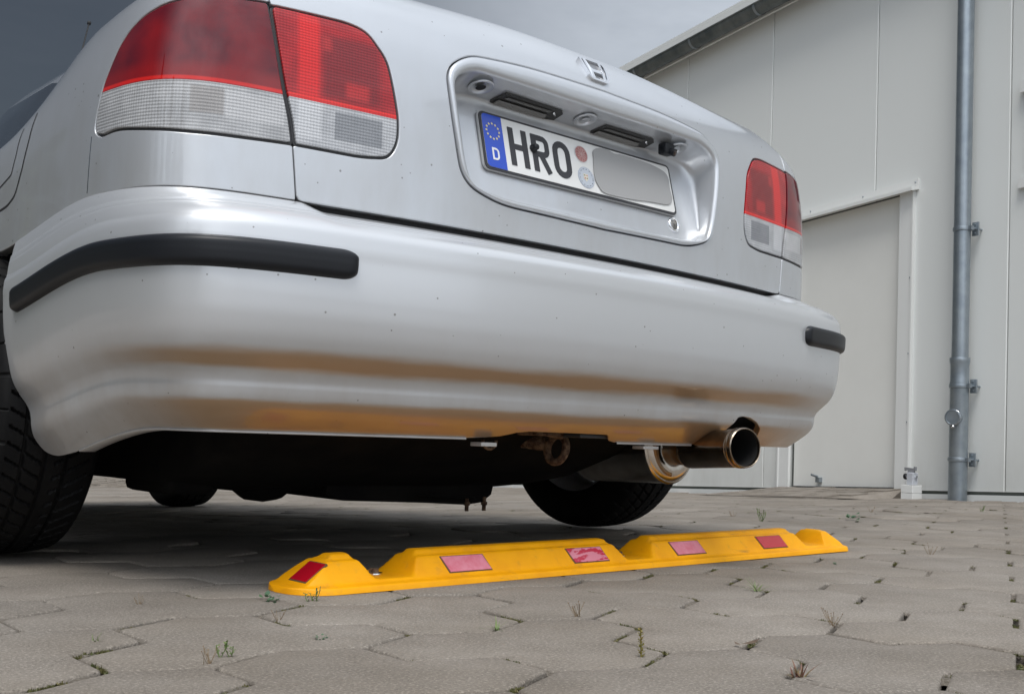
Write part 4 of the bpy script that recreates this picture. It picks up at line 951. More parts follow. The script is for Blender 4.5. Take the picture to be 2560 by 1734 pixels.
# D in the band
mb = plstroke('d', [(x0+.0165, -.0150)]+[(x0+.0215, -.0150)]+arcp(x0+.0225, -.0200, .0065, .0050, 90, 0, 4)+[(x0+.0290, -.0290)]+arcp(x0+.0225, -.0290, .0065, .0060, 0, -90, 4)+[(x0+.0165, -.0350)], .0036, .0040, .0046, WL, plate, True); mb.build('letter', WL, plate)
lw = .0125; H2 = .0375
def letter(mbs):
    big = MB()
    for b_ in mbs: big.add(b_.V, b_.F)
    return big.build('letter', BLK, plate)
LX = -.1965   # H
def st(P, closed=False, w_=lw, dz=0): return plstroke('', P, w_, .0030, .0046+dz, BLK, plate, closed)
letter([st([(LX+.006, -H2), (LX+.006, H2)]), st([(LX+.0385, -H2), (LX+.0385, H2)]), st([(LX+.006, .001), (LX+.0385, .001)], w_=.011, dz=-.0002)])
LX = -.1400   # R
letter([st([(LX+.006, -H2), (LX+.006, H2)]), st([(LX+.006, .0320), (LX+.024, .0320)]+arcp(LX+.027, .0215, .0115, .0105, 90, 0, 5)[1:]+arcp(LX+.027, .0095, .0115, .0105, 0, -90, 5)+[(LX+.006, -.001)], w_=.0112, dz=-.0002), st([(LX+.0215, -.002), (LX+.0395, -H2+.0005)], dz=-.0003, w_=.0122)])
LX = -.0860   # O
letter([st([(LX+.0060, .012)]+arcp(LX+.0225, .0150, .0165, .0165, 180, 0, 10)[1:]+[(LX+.039, -.012)]+arcp(LX+.0225, -.0150, .0165, .0165, 0, -180, 10)[1:], True)])
def disc(cx, cy, r, n=28): return [(cx+r*math.cos(2*math.pi*k/n), cy+r*math.sin(2*math.pi*k/n)) for k in range(n)]
m = mat('round_red_seal', (.36, .13, .12), .4); noise_mix(m, (.30, .09, .09), (.50, .28, .26), 420, lo=.42, hi=.58)
s1_ = pl('seal_sticker', [disc(-.0075, .0240, .0180)], .0036, .0041, mat('seal_rim', (.62, .60, .60), .4), plate); s1_['label'] = 'round red inspection seal'
pl('seal_face', [disc(-.0075, .0240, .0163)], .0041, .0045, m, plate)
for k in range(6):
    a_ = math.pi*k/6; ca, sa = math.cos(a_), math.sin(a_); pl('seal_spoke', [[(-.0075+u*ca-v*sa, .0240+u*sa+v*ca) for u, v in ((-.014, -.0004), (.014, -.0004), (.014, .0004), (-.014, .0004))]], .0045, .0048, mat('seal_line', (.55, .38, .36), .4) if k == 0 else bpy.data.materials['seal_line'], plate)
s2_ = pl('seal_sticker', [disc(-.0035, -.0245, .0222)], .0036, .0041, mat('seal_grey', (.40, .44, .52), .4), plate); s2_['label'] = 'round silver-grey registration seal with a small crest'
pl('seal_face', [disc(-.0035, -.0245, .0208)], .0041, .0044, mat('seal_silver', (.50, .54, .60), .35), plate)
for k in range(40):
    if k % 9 == 8: continue
    a_ = 2*math.pi*k/40; c_, s_ = math.cos(a_), math.sin(a_); pl('seal_lettering', [[(-.0035+(.0178+u)*c_-v*s_, -.0245+(.0178+u)*s_+v*c_) for u, v in ((-.0009, -.0007), (.0009, -.0007), (.0009, .0003 if k % 2 else .0007), (-.0009, .0007))]], .0044, .0047, bpy.data.materials['seal_grey'] if k % 3 else BLK, plate)
pl('crest', [[(-.0110, -.0175), (.0010, -.0175), (.0010, -.0275), (-.0050, -.0330), (-.0110, -.0275)]], .0044, .0049, mat('crest_cream', (.70, .66, .55), .4), plate)
for cx_, cy_, c_ in ((-.008, -.0205, (.08, .10, .05)), (-.002, -.0205, (.45, .06, .06)), (-.008, -.0265, (.45, .06, .06)), (-.0025, -.0265, (.10, .09, .04))): pl('crest_figure', [star(cx_, cy_, .0021)], .0049, .0052, mat('crest_ink', c_, .4), plate)
blob = [(.0231, .0327), (.0275, .0413), (.042, .0480), (.0633, .0500), (.0789, .0495), (.0857, .0444), (.1039, .0480), (.1302, .0481), (.1653, .0477), (.1953, .046), (.2305, .0401), (.2462, .0348), (.2520, .024), (.2488, .0085), (.2490, -.0077), (.2525, -.0188), (.2501, -.0299), (.2335, -.039), (.2076, -.0406), (.1712, -.0423), (.1292, -.0470), (.089, -.0490), (.0554, -.0495), (.0331, -.0480), (.0261, -.0351), (.0191, -.027), (.0198, -.0061), (.0232, .0155), (.0275, .0241)]
cv = pl('cover_patch', [loop_smooth(blob, 110, 3)], .0050, .0058, mat('matt_grey_patch', (.37, .37, .37), .9, spec=.1), plate); cv['label'] = 'flat grey patch hiding the right half of the plate'
mb = MB(); q = pc+PM @ Vector((-.1375, .0065, .004)); mb.lathe([(0, .0085), (.002, .0085), (.003, .0062), (.0105, .0060), (.0125, .0045), (.013, 0)], q, pn, 20); mb.build('plate_screw', M['rubber'], plate, smooth=True)

# ----- emblem on the lid -----
def emb(x, w_, h_): a_ = np.array([x]); ww = np.array([w_]); p = s_body(a_, ww)[0]; n_ = surf_normals(s_body, a_, ww)[0]; return Vector(p+n_*(h_+max(0, w_-.942)*.02*(h_ > .0003)))
def embw(name, loops, h, mt, par):
    """ring between outer and inner loop, raised by h"""
    A, B = loops; n = len(A); V = [emb(*p, h) for p in A]+[emb(*p, h) for p in B]+[emb(*p, 0) for p in A]+[emb(*p, 0) for p in B]
    F = [(i, (i+1) % n, n+(i+1) % n, n+i) for i in range(n)]+[(2*n+i, 2*n+(i+1) % n, (i+1) % n, i) for i in range(n)]+[(n+i, n+(i+1) % n, 3*n+(i+1) % n, 3*n+i) for i in range(n)]
    mb = MB(); mb.add([tuple(v) for v in V], F); return mb.build(name, mt, par, sharp=35)
ec = (.002, .9695)
def eo(sc): return [(ec[0]+x*sc, ec[1]+y*sc*.86) for x, y in rnd([(-.037, .034), (.037, .034), (.0365, .012), (.029, -.026), (.022, -.034), (-.022, -.034), (-.029, -.026), (-.0365, .012)], .009, 5)]
em = embw('emblem', (eo(.93), eo(.79)), .0052, M['chrome'], car)
def eH(poly, h):
    n = len(poly); mb = MB(); V = [tuple(emb(ec[0]+x, ec[1]+y, h)) for x, y in poly]+[tuple(emb(ec[0]+x, ec[1]+y, 0)) for x, y in poly]
    mb.add(V, [tuple(range(n))]+[(i, n+i, n+(i+1) % n, (i+1) % n) for i in range(n)]); return mb
big = MB()
for poly in ([(-.0270, .0300), (-.0185, .0300), (-.0150, .002), (-.0135, -.002), (-.0115, -.0300), (-.0215, -.0300)], [(.0185, .0300), (.0270, .0300), (.0215, -.0300), (.0115, -.0300), (.0135, -.002), (.0150, .002)], [(-.0153, .004), (-.0100, .000), (.0100, .000), (.0153, .004), (.0130, -.010), (.0090, -.0095), (-.0090, -.0095), (-.0130, -.010)]):
    b_ = eH([(x*.93, y*.80) for x, y in poly], .0054); big.add(b_.V, b_.F)
o_ = big.build('emblem_letter', M['chrome'], em)
mb = MB(); P = eo(.80); mb.add([tuple(emb(*p, .0008)) for p in P], [tuple(range(len(P)))]); mb.build('emblem_base', mat('emblem_base_grey', (.30, .31, .33), .4, .6), em)

# ----- rear bumper -----
aE = float(np.interp(1.04, BUMP.Q[BUMP.l > .5][:, 1], BUMP.l[BUMP.l > .5]))
def arch_a(z): dz = z-.29; return aE-math.sqrt(max(.0001, .345**2-dz*dz))
topw = [(a_, .0) for a_ in np.linspace(-(aE-.17), aE-.17, 40)]
def side(sg):
    pts = []
    for w_, a_ in ((0, 1.400), (.10, 1.398), (.20, 1.394), (.30, 1.390), (.40, 1.380), (.47, 1.362), (.55, 1.357), (.60, 1.350), (.645, 1.338), (.70, 1.343), (.74, 1.350), (.80, 1.343), (.84, 1.315), (.87, 1.250)): pts.append((sg*a_, w_))
    return pts
rt_ = side(1); lf = side(-1)
low = [(1.18, .87), (.80, .87), (.545, .87), (.540, .81), (.528, .770), (.500, .710), (.470, .672), (.437, .650), (.405, .644), (.385, .652), (.366, .705), (.348, .775), (.327, .835), (.300, .868), (.20, .87), (.055, .87), (.035, .845), (.020, .800), (.010, .790), (-.10, .788), (-.190, .788), (-.215, .800), (-.245, .835), (-.29, .862), (-.31, .87), (-.60, .87), (-.95, .87), (-1.18, .87)]
rt_ = [tuple(q) for q in loop_open(rt_, 90)]; lf = mir(rt_)
BPO = [(-1.400, 0), (1.400, 0)]+rt_[1:]+low+lf[::-1][:-1]
BPO = dedupe(BPO)
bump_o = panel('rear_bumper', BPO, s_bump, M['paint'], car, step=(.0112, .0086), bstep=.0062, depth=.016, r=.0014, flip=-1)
# lip returning under the bumper
def strip_path(pts, name, mt, width, drop):
    P = np.array(loop_open(pts, 80)); n_ = surf_normals(s_bump, P[:, 0], P[:, 1], -1); p3 = s_bump(P[:, 0], P[:, 1]); nx_ = n_.copy(); nx_[:, 2] = 0; nx_ /= np.linalg.norm(nx_, axis=1)[:, None]
    a0 = p3+nx_*.0022; a1 = a0-np.array([0, 0, drop]); a2 = a1-nx_*width; V = [tuple(v) for v in np.vstack([p3-nx_*.004, a0, a1, a2])]; n = len(P)
    F = [(j*n+i, j*n+i+1, (j+1)*n+i+1, (j+1)*n+i) for j in range(3) for i in range(n-1)]
    return mesh_obj(name, V, F, mt, bump_o)
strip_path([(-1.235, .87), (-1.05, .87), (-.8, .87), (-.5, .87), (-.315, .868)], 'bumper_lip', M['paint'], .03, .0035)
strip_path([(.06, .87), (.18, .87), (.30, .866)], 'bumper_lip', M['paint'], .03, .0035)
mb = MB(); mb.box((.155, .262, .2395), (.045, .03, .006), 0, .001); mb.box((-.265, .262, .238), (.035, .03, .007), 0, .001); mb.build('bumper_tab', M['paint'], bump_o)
# rub strips
def rubstrip(a0, a1, sg):
    w0, w1 = .2465, .3265; wc = (w0+w1)/2; hw = (w1-w0)/2; na, nv = 150, 18; V = []; UVs = []
    for i in range(na+1):
        s_ = i/na; a_ = a0+(a1-a0)*s_; d0 = (a_-a0); d1 = (a1-a_)
        hs = 1.0
        for d_, r_ in ((d0, .030), (d1, .022)):
            if d_ < r_: hs = min(hs, .30+.70*math.sqrt(max(0, 1-(1-d_/r_)**2.2)))
        for j in range(nv+1):
            v = -1+2*j/nv; ww = wc+hw*hs*v; e = min(1, min(d0, d1)/.014); lift = -.003+.0150*(1-abs(v)**6.5)*math.sqrt(max(0, 1-(1-e)**2)) - .0018*max(0, v)
            aa = np.array([sg*a_]); n_ = surf_normals(s_bump, aa, np.array([ww]), -1)[0]; p_ = s_bump(aa, np.array([ww]))[0]
            V.append(tuple(p_+n_*lift))
    F = [(i*(nv+1)+j, (i+1)*(nv+1)+j, (i+1)*(nv+1)+j+1, i*(nv+1)+j+1) for i in range(na) for j in range(nv)]
    if sg > 0: F = [f[::-1] for f in F]
    o = mesh_obj('rub_strip', V, F, M['rubber'], car)
    # dark shadow joint around it
    return o
rubstrip(.592, 1.338, -1); rubstrip(.566, 1.338, 1)

# ----- cabin, roof, bonnet (mostly hidden from here) -----
YS = [.86, 1.15, 1.45, 1.8, 2.2, 2.6, 2.9, 3.2]
TOP = [.965, 1.02, 1.12, 1.25, 1.34, 1.34, 1.29, 1.00]
def sect(y, top):
    hb = .56; ht = .34 if top > 1.2 else .34+(.56-.34)*(1.2-top)/.24; zb = .90; P = []
    for k in range(25):
        u_ = -1+2*k/24
        if abs(u_) > .62: t_ = (1-abs(u_))/.38; x = hb+(ht-hb)*t_**1.1; z = zb+(top-.03-zb)*t_
        else: x = ht*abs(u_)/.62; z = top-.03*(abs(u_)/.62)**3
        P.append((math.copysign(x, u_), y, z))
    return P
grid = [sect(y, t_) for y, t_ in zip(YS, TOP)]
V = [p for s_ in grid for p in s_]; nk = 25
GL = mat('tinted_glass', (.02, .025, .03), .04, coat=1)
Fr, Fg = [], []
for i in range(len(YS)-1):
    for k in range(nk-1):
        f = (i*nk+k, (i+1)*nk+k, (i+1)*nk+k+1, i*nk+k+1)
        sideg = (k < 4 or k >= nk-5); mid_ = not sideg
        if (mid_ and (i < 2 or i >= 5)) or (sideg and 2 <= i < 6 and (k in (1, 2, 3) or k in (nk-5, nk-4, nk-3))): Fg.append(f)
        else: Fr.append(f)
mesh_obj('roof', V, Fr, M['paint_clean'], car); mesh_obj('cabin_glass', V, Fg, GL, car)
A_ = np.linspace(1.95, float(BODY.l[-1])-.02, 30); lf_ = s_body(-A_, np.full(30, 1.5)); rg = s_body(A_, np.full(30, 1.5))
V = []; 
for i in range(30):
    for k in range(9): q = lf_[i]*(1-k/8)+rg[i]*(k/8); V.append((q[0], q[1], q[2]+.03*math.sin(math.pi*k/8)))
mesh_obj('bonnet', V, [(i*9+k, (i+1)*9+k, (i+1)*9+k+1, i*9+k+1) for i in range(29) for k in range(8)], M['paint_clean'], car)
# deck filler between lid and cabin
V = []; A2 = np.linspace(-.64, .64, 15); P = s_body(A2, np.full(15, 1.495))
for q in P: V += [tuple(q), (q[0]*.98, .95, .95)]
mesh_obj('rear_shelf', V, [(2*i, 2*i+1, 2*i+3, 2*i+2) for i in range(14)], M['paint_clean'], car)
# front end
e_ = float(BODY.l[-1])-.02
mb = MB(); mb.box((0, 4.02, .60), (1.50, .16, .62), 0, .06); mb.build('front_bumper', M['paint'], car, sharp=40)
# antenna
mb = MB(); mb.tube([(-.640, 1.16, .93), (-.630, 1.235, 1.05), (-.60, 1.28, 1.14)], [.0028, .0018, .0015], 8); an = mb.build('antenna', M['gap'], car, smooth=True)
mb = MB(); mb.lathe([(-.004, .0015), (-.003, .0042), (.003, .0042), (.005, .0015)], (-.60, 1.28, 1.14), (.3, .3, 1), 10); mb.build('antenna_tip', M['gap'], an, smooth=True)

# ----- wheels -----
def tyre_mesh(rad=.290, wdt=.185, nth=620):
    us = np.r_[np.linspace(-1, -.80, 7), np.linspace(-.78, .78, 49), np.linspace(.80, 1, 7)]
    th = np.linspace(0, 2*np.pi, nth, endpoint=False); U, T = np.meshgrid(us, th)
    rad_ = rad-.010*np.abs(U)**2.5-np.where(np.abs(U) > .82, ((np.abs(U)-.82)/.18)**2*.016, 0)
    g_ = np.zeros_like(U)
    for c in (-.48, -.08, .32): g_ = np.maximum(g_, (np.abs(U-c) < .035)*1.0)
    ph = T*62/(2*np.pi)
    g_ = np.maximum(g_, ((np.mod(ph+np.abs(U)*1.9, 1) < .16) & (np.abs(U) < .78) & (np.abs(U) > .1))*.85)
    g_ = np.maximum(g_, ((np.mod(ph*.5+.2, 1) < .08) & (np.abs(U) > .80) & (np.abs(U) < .97))*.7)
    R_ = rad_-g_*.0065
    X = U*wdt/2; Y = R_*np.cos(T); Z = R_*np.sin(T)
    V = np.stack([X, Y, Z], -1).reshape(-1, 3).tolist(); m_ = len(us)
    F = [(i*m_+k, ((i+1) % nth)*m_+k, ((i+1) % nth)*m_+k+1, i*m_+k+1) for i in range(nth) for k in range(m_-1)]
    # sidewalls
    for sg in (-1, 1):
        col = 0 if sg < 0 else m_-1; rings_ = [(wdt/2+.004, rad-.034), (wdt/2+.008, rad-.055), (wdt/2+.004, rad-.085), (wdt/2-.006, rad-.104)]
        prev = [i*m_+col for i in range(nth)]
        for (xx, rr_) in rings_:
            b = len(V); V += [(sg*xx, rr_*math.cos(t_), rr_*math.sin(t_)) for t_ in th]
            for i in range(nth):
                j = (i+1) % nth; f = (prev[i], b+i, b+j, prev[j]); F.append(f if sg > 0 else f[::-1])
            prev = list(range(b, b+nth))
    return V, F
TV, TF = tyre_mesh()
tme = None
def wheel(x, y, z, detailed=True):
    global tme
    mb = MB(); sg = 1 if x > 0 else -1
    mb.lathe([(-.088, .190), (-.078, .182), (-.05, .168), (.04, .165), (.07, .178), (.084, .190), (.088, .192)], (0, 0, 0), (sg, 0, 0), 60)
    mb.lathe([(.035, .165), (.045, .08), (.05, .03), (.05, 0)], (0, 0, 0), (sg, 0, 0), 40)
    w_ = mb.build('wheel', M['rim'], car, smooth=True); w_.location = (x, y, z)
    if tme is None:
        t_ = mesh_obj('tyre', TV, TF, M['tyre'], w_, True); t_.data.set_sharp_from_angle(angle=R(38)); tme = t_.data
    else: t_ = link(bpy.data.objects.new('tyre', tme), w_)
    mb = MB(); mb.lathe([(-.05, 0), (-.05, .12), (-.03, .13), (.03, .13), (.03, 0)], (0, 0, 0), (sg, 0, 0), 40); mb.build('brake_drum', M['rust'], w_, sharp=40)
    return w_
for x in (-.812, .812): wheel(x, 1.04, .289)
for x in (-.76, .76): wheel(x, 3.62, .289+gz(0, 3.62))

# ----- underside -----
def loft(name, secs, mt, par=car):
    n = len(secs[0]); V = [p for s_ in secs for p in s_]; F = [(i*n+k, (i+1)*n+k, (i+1)*n+k+1, i*n+k+1) for i in range(len(secs)-1) for k in range(n-1)]
    return mesh_obj(name, V, F, mt, par)
secs = []
for y, zc_ in ((.34, .34), (.37, .262), (.40, .255), (.50, .20), (.66, .150), (.78, .128), (1.0, .125), (1.6, .125), (3.9, .15)):
    hw = .62 if y < 1.5 else .72
    secs.append([(-hw-.0, y, zc_+.25), (-hw, y, zc_+.02), (-.45, y, zc_), (0, y, zc_-.002), (.20, y, zc_+.004), (.32, y, zc_+.012), (.42, y, zc_+.12 if y < 1.2 else zc_+.02), (hw, y, zc_+.16 if y < 1.2 else zc_+.02), (hw, y, zc_+.3)])
loft('floor_pan', secs, M['under'])
# dark wall behind the bumper / wheel housings
mb = MB(); mb.box((0, .56, .44), (1.02, .38, .30)); mb.build('boot_floor', M['under'], car)
for sg in (-1, 1):
    mb = MB(); mb.lathe([(-.12, .335), (.095, .335)], (sg*.74, 1.04, .30), (sg, 0, 0), 40); mb.lathe([(-.12, .335), (-.12, 0)], (sg*.74, 1.04, .30), (sg, 0, 0), 40)
    o_ = mb.build('wheel_housing', M['under'], car, smooth=True)
    bm = bmesh.new(); bm.from_mesh(o_.data); bmesh.ops.delete(bm, geom=[v for v in bm.verts if v.co.z < .26], context='VERTS'); bm.to_mesh(o_.data); bm.free()
mb = MB(); mb.tube([(-.39+dx, .80, .205) for dx in (-.055, -.052, -.03, 0, .03, .052, .055)], [.06, .08, .096, .1, .096, .08, .06], 28); mb.build('silencer_box', M['under'], car, smooth=True)
mb = MB(); mb.box((-.555, .86, .150), (.10, .20, .055), 0, .015); mb.build('suspension_arm', M['under'], car, smooth=True)
# fuel tank end with straps and two bolts
mb = MB(); V = []
prof = [(-.30, .22), (-.30, .125), (-.26, .112), (-.05, .104), (.06, .098), (.105, .103), (.132, .120), (.140, .150), (.140, .24)]
for y in (.70, .95): V += [(x, y, z) for x, z in prof]
n = len(prof); mb.add(V, [(k, n+k, n+k+1, k+1) for k in range(n-1)]+[tuple(range(n-1, -1, -1)), tuple(range(n, 2*n))]); mb.build('fuel_tank', M['under'], car, sharp=50)
for x in (.062, .112):
    mb = MB(); mb.tube([(x, .70, .115), (x, .70, .084)], .0045, 8); mb.tube([(x, .70, .104), (x, .70, .097)], .008, 6); mb.build('bolt', M['rust'], car)
mb = MB(); mb.tube([(-.1, .66, .125), (.0, .665, .118), (.06, .67, .116)], .0025, 8); mb.build('brake_pipe', M['under'], car, smooth=True)
# towing eye and brackets behind the notch of the bumper
mb = MB(); c = Vector((-.005, .35, .232)); mb.tube([c+Vector((.004*math.sin(a_), .026*math.cos(a_), .026*math.sin(a_))) for a_ in np.linspace(0, 2*math.pi, 29)], .0078, 12, False); mb.tube([c+Vector((0, .03, .01)), c+Vector((-.02, .16, .02))], .016, 10); mb.build('towing_eye', M['rust'], car, smooth=True)
mb = MB(); mb.tube([Vector((-.185, .34, .245))+Vector((.016*math.cos(a_), .0, .016*math.sin(a_))) for a_ in np.linspace(math.pi, 2*math.pi, 12)], .0032, 8); mb.build('cable_hook', M['rust'], car, smooth=True)
mb = MB(); mb.box((.015, .300, .2585), (.085, .09, .008), R(-6), .002); mb.build('bumper_bracket', mat('bracket_grey', (.07, .075, .085), .5, .3), car)
mb = MB(); mb.tube([(-.10, .31, .268), (-.06, .33, .262), (-.03, .32, .258), (.0, .335, .255)], .006, 8); mb.box((-.06, .33, .262), (.10, .05, .012), R(8), .002); mb.build('bracket_rusty', M['rust'], car)
# silencer and tail pipe
M['pipe'] = mat('bronze_tinted_steel', (.36, .31, .26), .24, 1); noise_mix(M['pipe'], (.40, .35, .29), (.24, .18, .13), 18)
mb = MB(); A0 = Vector((.385, .385, .246)); ad = Vector((-.02, 1, -.03)).normalized()
mb.lathe([(.010, .080), (.004, .0835), (.008, .087), (.016, .0865), (.018, .0850), (.235, .0850), (.24, .080), (.25, .04)], A0, ad, 64); mf = mb.build('silencer', M['steel'], car, sharp=40)
mb = MB(); mb.lathe([(.012, .083), (.004, .080), (-.004, .070), (-.007, .056), (-.004, .042), (.006, .030)], A0+ad*0, ad, 64); mb.build('end_cap', M['steel'], mf, smooth=True)
mb = MB(); mb.tube([A0+Vector((.066*math.cos(a_), -.004-.0*1, .066*math.sin(a_))) for a_ in np.linspace(math.pi*.80, math.pi*1.45, 18)], .0055, 8); mb.build('weld_seam', M['tan'], mf, smooth=True)
T0 = Vector((.308, .132, .246)); T1 = Vector((.362, .365, .232)); td = (T1-T0).normalized(); TL_ = (T1-T0).length
mb = MB(); mb.lathe([(.006, .0358), (.001, .0372), (0, .0385), (.002, .0402), (.010, .0408), (.0125, .0398), (.0145, .0408), (.0175, .0408), (.0195, .0396), (.021, .0404), (.0235, .0392), (TL_*.72, .0385), (TL_*.74, .0375), (TL_*.78, .030), (TL_*.80, .0285), (TL_, .0285)], T0, td, 72)
tp = mb.build('tail_pipe', M['pipe'], car, sharp=30)
mb = MB(); mb.lathe([(.005, .0362), (.10, .0350), (.14, .030), (.141, 0)], T0, td, 48); mb.build('pipe_bore', M['soot'], tp, smooth=True)
mb = MB(); mb.lathe([(TL_*.80, .0292), (TL_*.82, .0310), (TL_*.84, .0292), (TL_*.86, .0308), (TL_*.88, .0292), (TL_*1.0, .030)], T0, td, 48); mb.build('pipe_collar', M['tan'], tp, smooth=True)
mb = MB(); mb.lathe([(.0105, .0411), (.0118, .0404), (.0125, .0402)], T0, td, 48); mb.build('tip_band', M['tan'], tp, smooth=True)
mb = MB(); mb.add([(.52, .30, .248), (.80, .45, .262), (.80, .55, .27), (.50, .45, .225), (.52, .30, .258), (.80, .45, .272), (.80, .55, .28), (.50, .45, .29)], [(0, 1, 2, 3), (4, 7, 6, 5), (0, 4, 5, 1), (0, 3, 7, 4)]); mb.build('splash_shield', M['under'], car)
# ================= YELLOW WHEEL STOP =================
m = mat('yellow_moulded_plastic', (.88, .38, .003), .5, spec=.3)
x = noise_mix(m, (.95, .42, .002), (.84, .345, .002), 14, lo=.4, hi=.7)
noise_mix(m, x.outputs[2], (.40, .20, .05), 35, detail=8, lo=.58, hi=.80, fac=.5)
x = noise_mix(m, m.node_tree.nodes['Principled BSDF'].inputs['Base Color'].links[0].from_socket, (.16, .10, .05), 24, detail=9, lo=.62, hi=.74, fac=.6, stretch=(.35, 1.6, 1.6))
bump(m, 130, .18, .0012); M['yellow'] = m
stop = empty('wheel_stop', 'long yellow plastic wheel stop with red reflectors bolted to the paving', 'wheel stop', (.155, .34, 0))
def up_(o): o.parent = stop; o.matrix_parent_inverse = Matrix.Translation(stop.location).inverted(); return o
YF, YB = .262, .410; XL, XR = -.612, .945; YC = (YF+YB)/2; HW = (YB-YF)/2
prf_y = np.array([0, .0005, .0025, .008, .0145, .0165, .0205, .0430, .0455, .0530, .0545, .0600, .0625, .0690, .074]); prf_z = np.array([0, .0065, .0098, .0108, .0120, .0125, .0165, .0445, .0460, .0468, .0476, .0540, .0552, .0560, .0562])
def prof_z(dy): return np.interp(HW-np.abs(dy), prf_y, prf_z)
SL = [(-.4240, .048), (.1750, .052), (.8020, .050)]
def hz(X, Y):
    # end taper of the footprint: rounded ends
    dy = np.abs(Y-YC); inner = HW-dy
    z = np.interp(inner, prf_y, prf_z)
    # sloping ends
    el = np.interp(X-XL, [0, .002, .022, .028, .072, .076, .082, .088, .094], [.002, .0095, .0115, .0140, .046, .0485, .0495, .0545, .0565])
    er = np.interp(XR-X, [0, .003, .018, .024, .066, .072, .085, .092, .10], [.002, .0095, .0115, .0140, .046, .0485, .0495, .0545, .0565])
    z = np.minimum(z, np.minimum(el, er))
    for c, w_ in SL:
        d = np.abs(X-c); lev = np.interp(d, [0, .0365, .0395, .0570, .0600, .0640, .0680], [.0165, .0165, .0190, .0440, .0462, .0500, .0570])
        z = np.minimum(z, np.where(dy < HW, lev, z))
    return z
xs = np.unique(np.r_[np.linspace(XL, XL+.14, 70), np.arange(XL+.14, XR-.12, .005), np.linspace(XR-.12, XR, 60)]); ys = np.linspace(YF, YB, 86)
X, Y = np.meshgrid(xs, ys); 
dl = np.clip((X-XL)/.066, 0, 1); dr = np.clip((XR-X)/.040, 0, 1); ew = .06+.94*np.sqrt(np.clip(1-(1-np.minimum(dl, dr))**2, 0, 1))
Yw = YC+(Y-YC)*ew; Z = np.minimum(hz(X, Y), hz(X, Yw))
# smooth corners of the moulding a little
for _ in range(1):
    Zp = np.pad(Z, 1, mode='edge'); Zs = (Zp[1:-1, 1:-1]*4+Zp[:-2, 1:-1]+Zp[2:, 1:-1]+Zp[1:-1, :-2]+Zp[1:-1, 2:])/8; Z = Zs
Z[0, :] = 0; Z[-1, :] = 0; Z[:, 0] = 0; Z[:, -1] = 0
nx, ny = len(xs), len(ys)
V = np.stack([X, Yw, Z+.0005], -1).reshape(-1, 3); F = [(j*nx+i, j*nx+i+1, (j+1)*nx+i+1, (j+1)*nx+i) for j in range(ny-1) for i in range(nx-1)]
body = up_(mesh_obj('moulding', V, F, M['yellow'])); 
REDR = mat('red_reflector', (.50, .006, .02), .25, coat=1); PINK = mat('worn_pink_reflector', (.72, .22, .28), .35, coat=.6)
nm_ = noise_mix(PINK, (.74, .25, .32), (.68, .16, .22), 60)
m = mat('peeled_pink_reflector', (.7, .22, .28), .4, coat=.5)
bk = noise_mix(m, (.74, .25, .32), (.55, .02, .06), 90, lo=.52, hi=.54, stretch=(.35, 1, 1.6)); PEEL = m
FRM = mat('reflector_edge', (.12, .08, .04), .6)
def pad(xa, xb, mt, lab, end=False):
    s0, s1 = (.0205, .0440); sl_ = math.atan2(.0445-.0165, .0225)
    if not end:
        def P(x, t_, off): yy = .0213+(.0425-.0213)*t_; zz = .0165+(.0445-.0165)*((yy-.0205)/.0225); return (x+(.006 if t_ < .5 else -.002), YF+yy-off*math.sin(sl_), zz+off*math.cos(sl_))
    else:
        def P(x, t_, off):   # on the sloping left end, turned towards the front
            xx = XL+.030+.038*t_; yy = YC-.036+.050*(x-xa)/(xb-xa); zz = .0140+(.046-.0140)*((xx-XL-.028)/.044)
            return (xx-off*.5, yy, zz+off*.86)
    cs = [(xa, 0), (xb, 0), (xb, 1), (xa, 1)]
    mb = MB(); V = [P(x, t_, .0012) for x, t_ in cs]+[P(x, t_, -.002) for x, t_ in cs]; mb.add(V, [(0, 1, 2, 3)]+[(i, 4+i, 4+(i+1) % 4, (i+1) % 4) for i in range(4)]); f_ = up_(mb.build('reflector_frame', FRM))
    cx_ = (xa+xb)/2; cs = [(cx_+(x-cx_)*.95, .5+(t_-.5)*.90) for x, t_ in cs]
    mb = MB(); V = [P(x, t_, .0022) for x, t_ in cs]+[P(x, t_, .001) for x, t_ in cs]; mb.add(V, [(0, 1, 2, 3)]+[(i, 4+i, 4+(i+1) % 4, (i+1) % 4) for i in range(4)]); r_ = up_(mb.build('reflector', mt)); r_['label'] = lab
pad(-.318, -.222, PINK, 'faded pink reflector'); pad(-.018, .078, PEEL, 'pink reflector with its red film half peeled'); pad(.283, .379, PINK, 'faded pink reflector'); pad(.585, .681, REDR, 'red reflector'); pad(0, 1, REDR, 'deep red reflector on the sloping end', True)
for c, w_ in SL:
    mb = MB(); q = (c-.004, YC+.004, .0175); mb.lathe([(0, .0150), (.0018, .0148), (.002, .008)], q, (0, 0, 1), 24); bo = up_(mb.build('washer', M['chrome'], sharp=40))
    mb = MB(); mb.lathe([(.002, .0085), (.0075, .0085), (.0088, .0072), (.009, 0)], q, (0, 0, 1), 6); up_(mb.build('bolt', M['rust'], sharp=30))

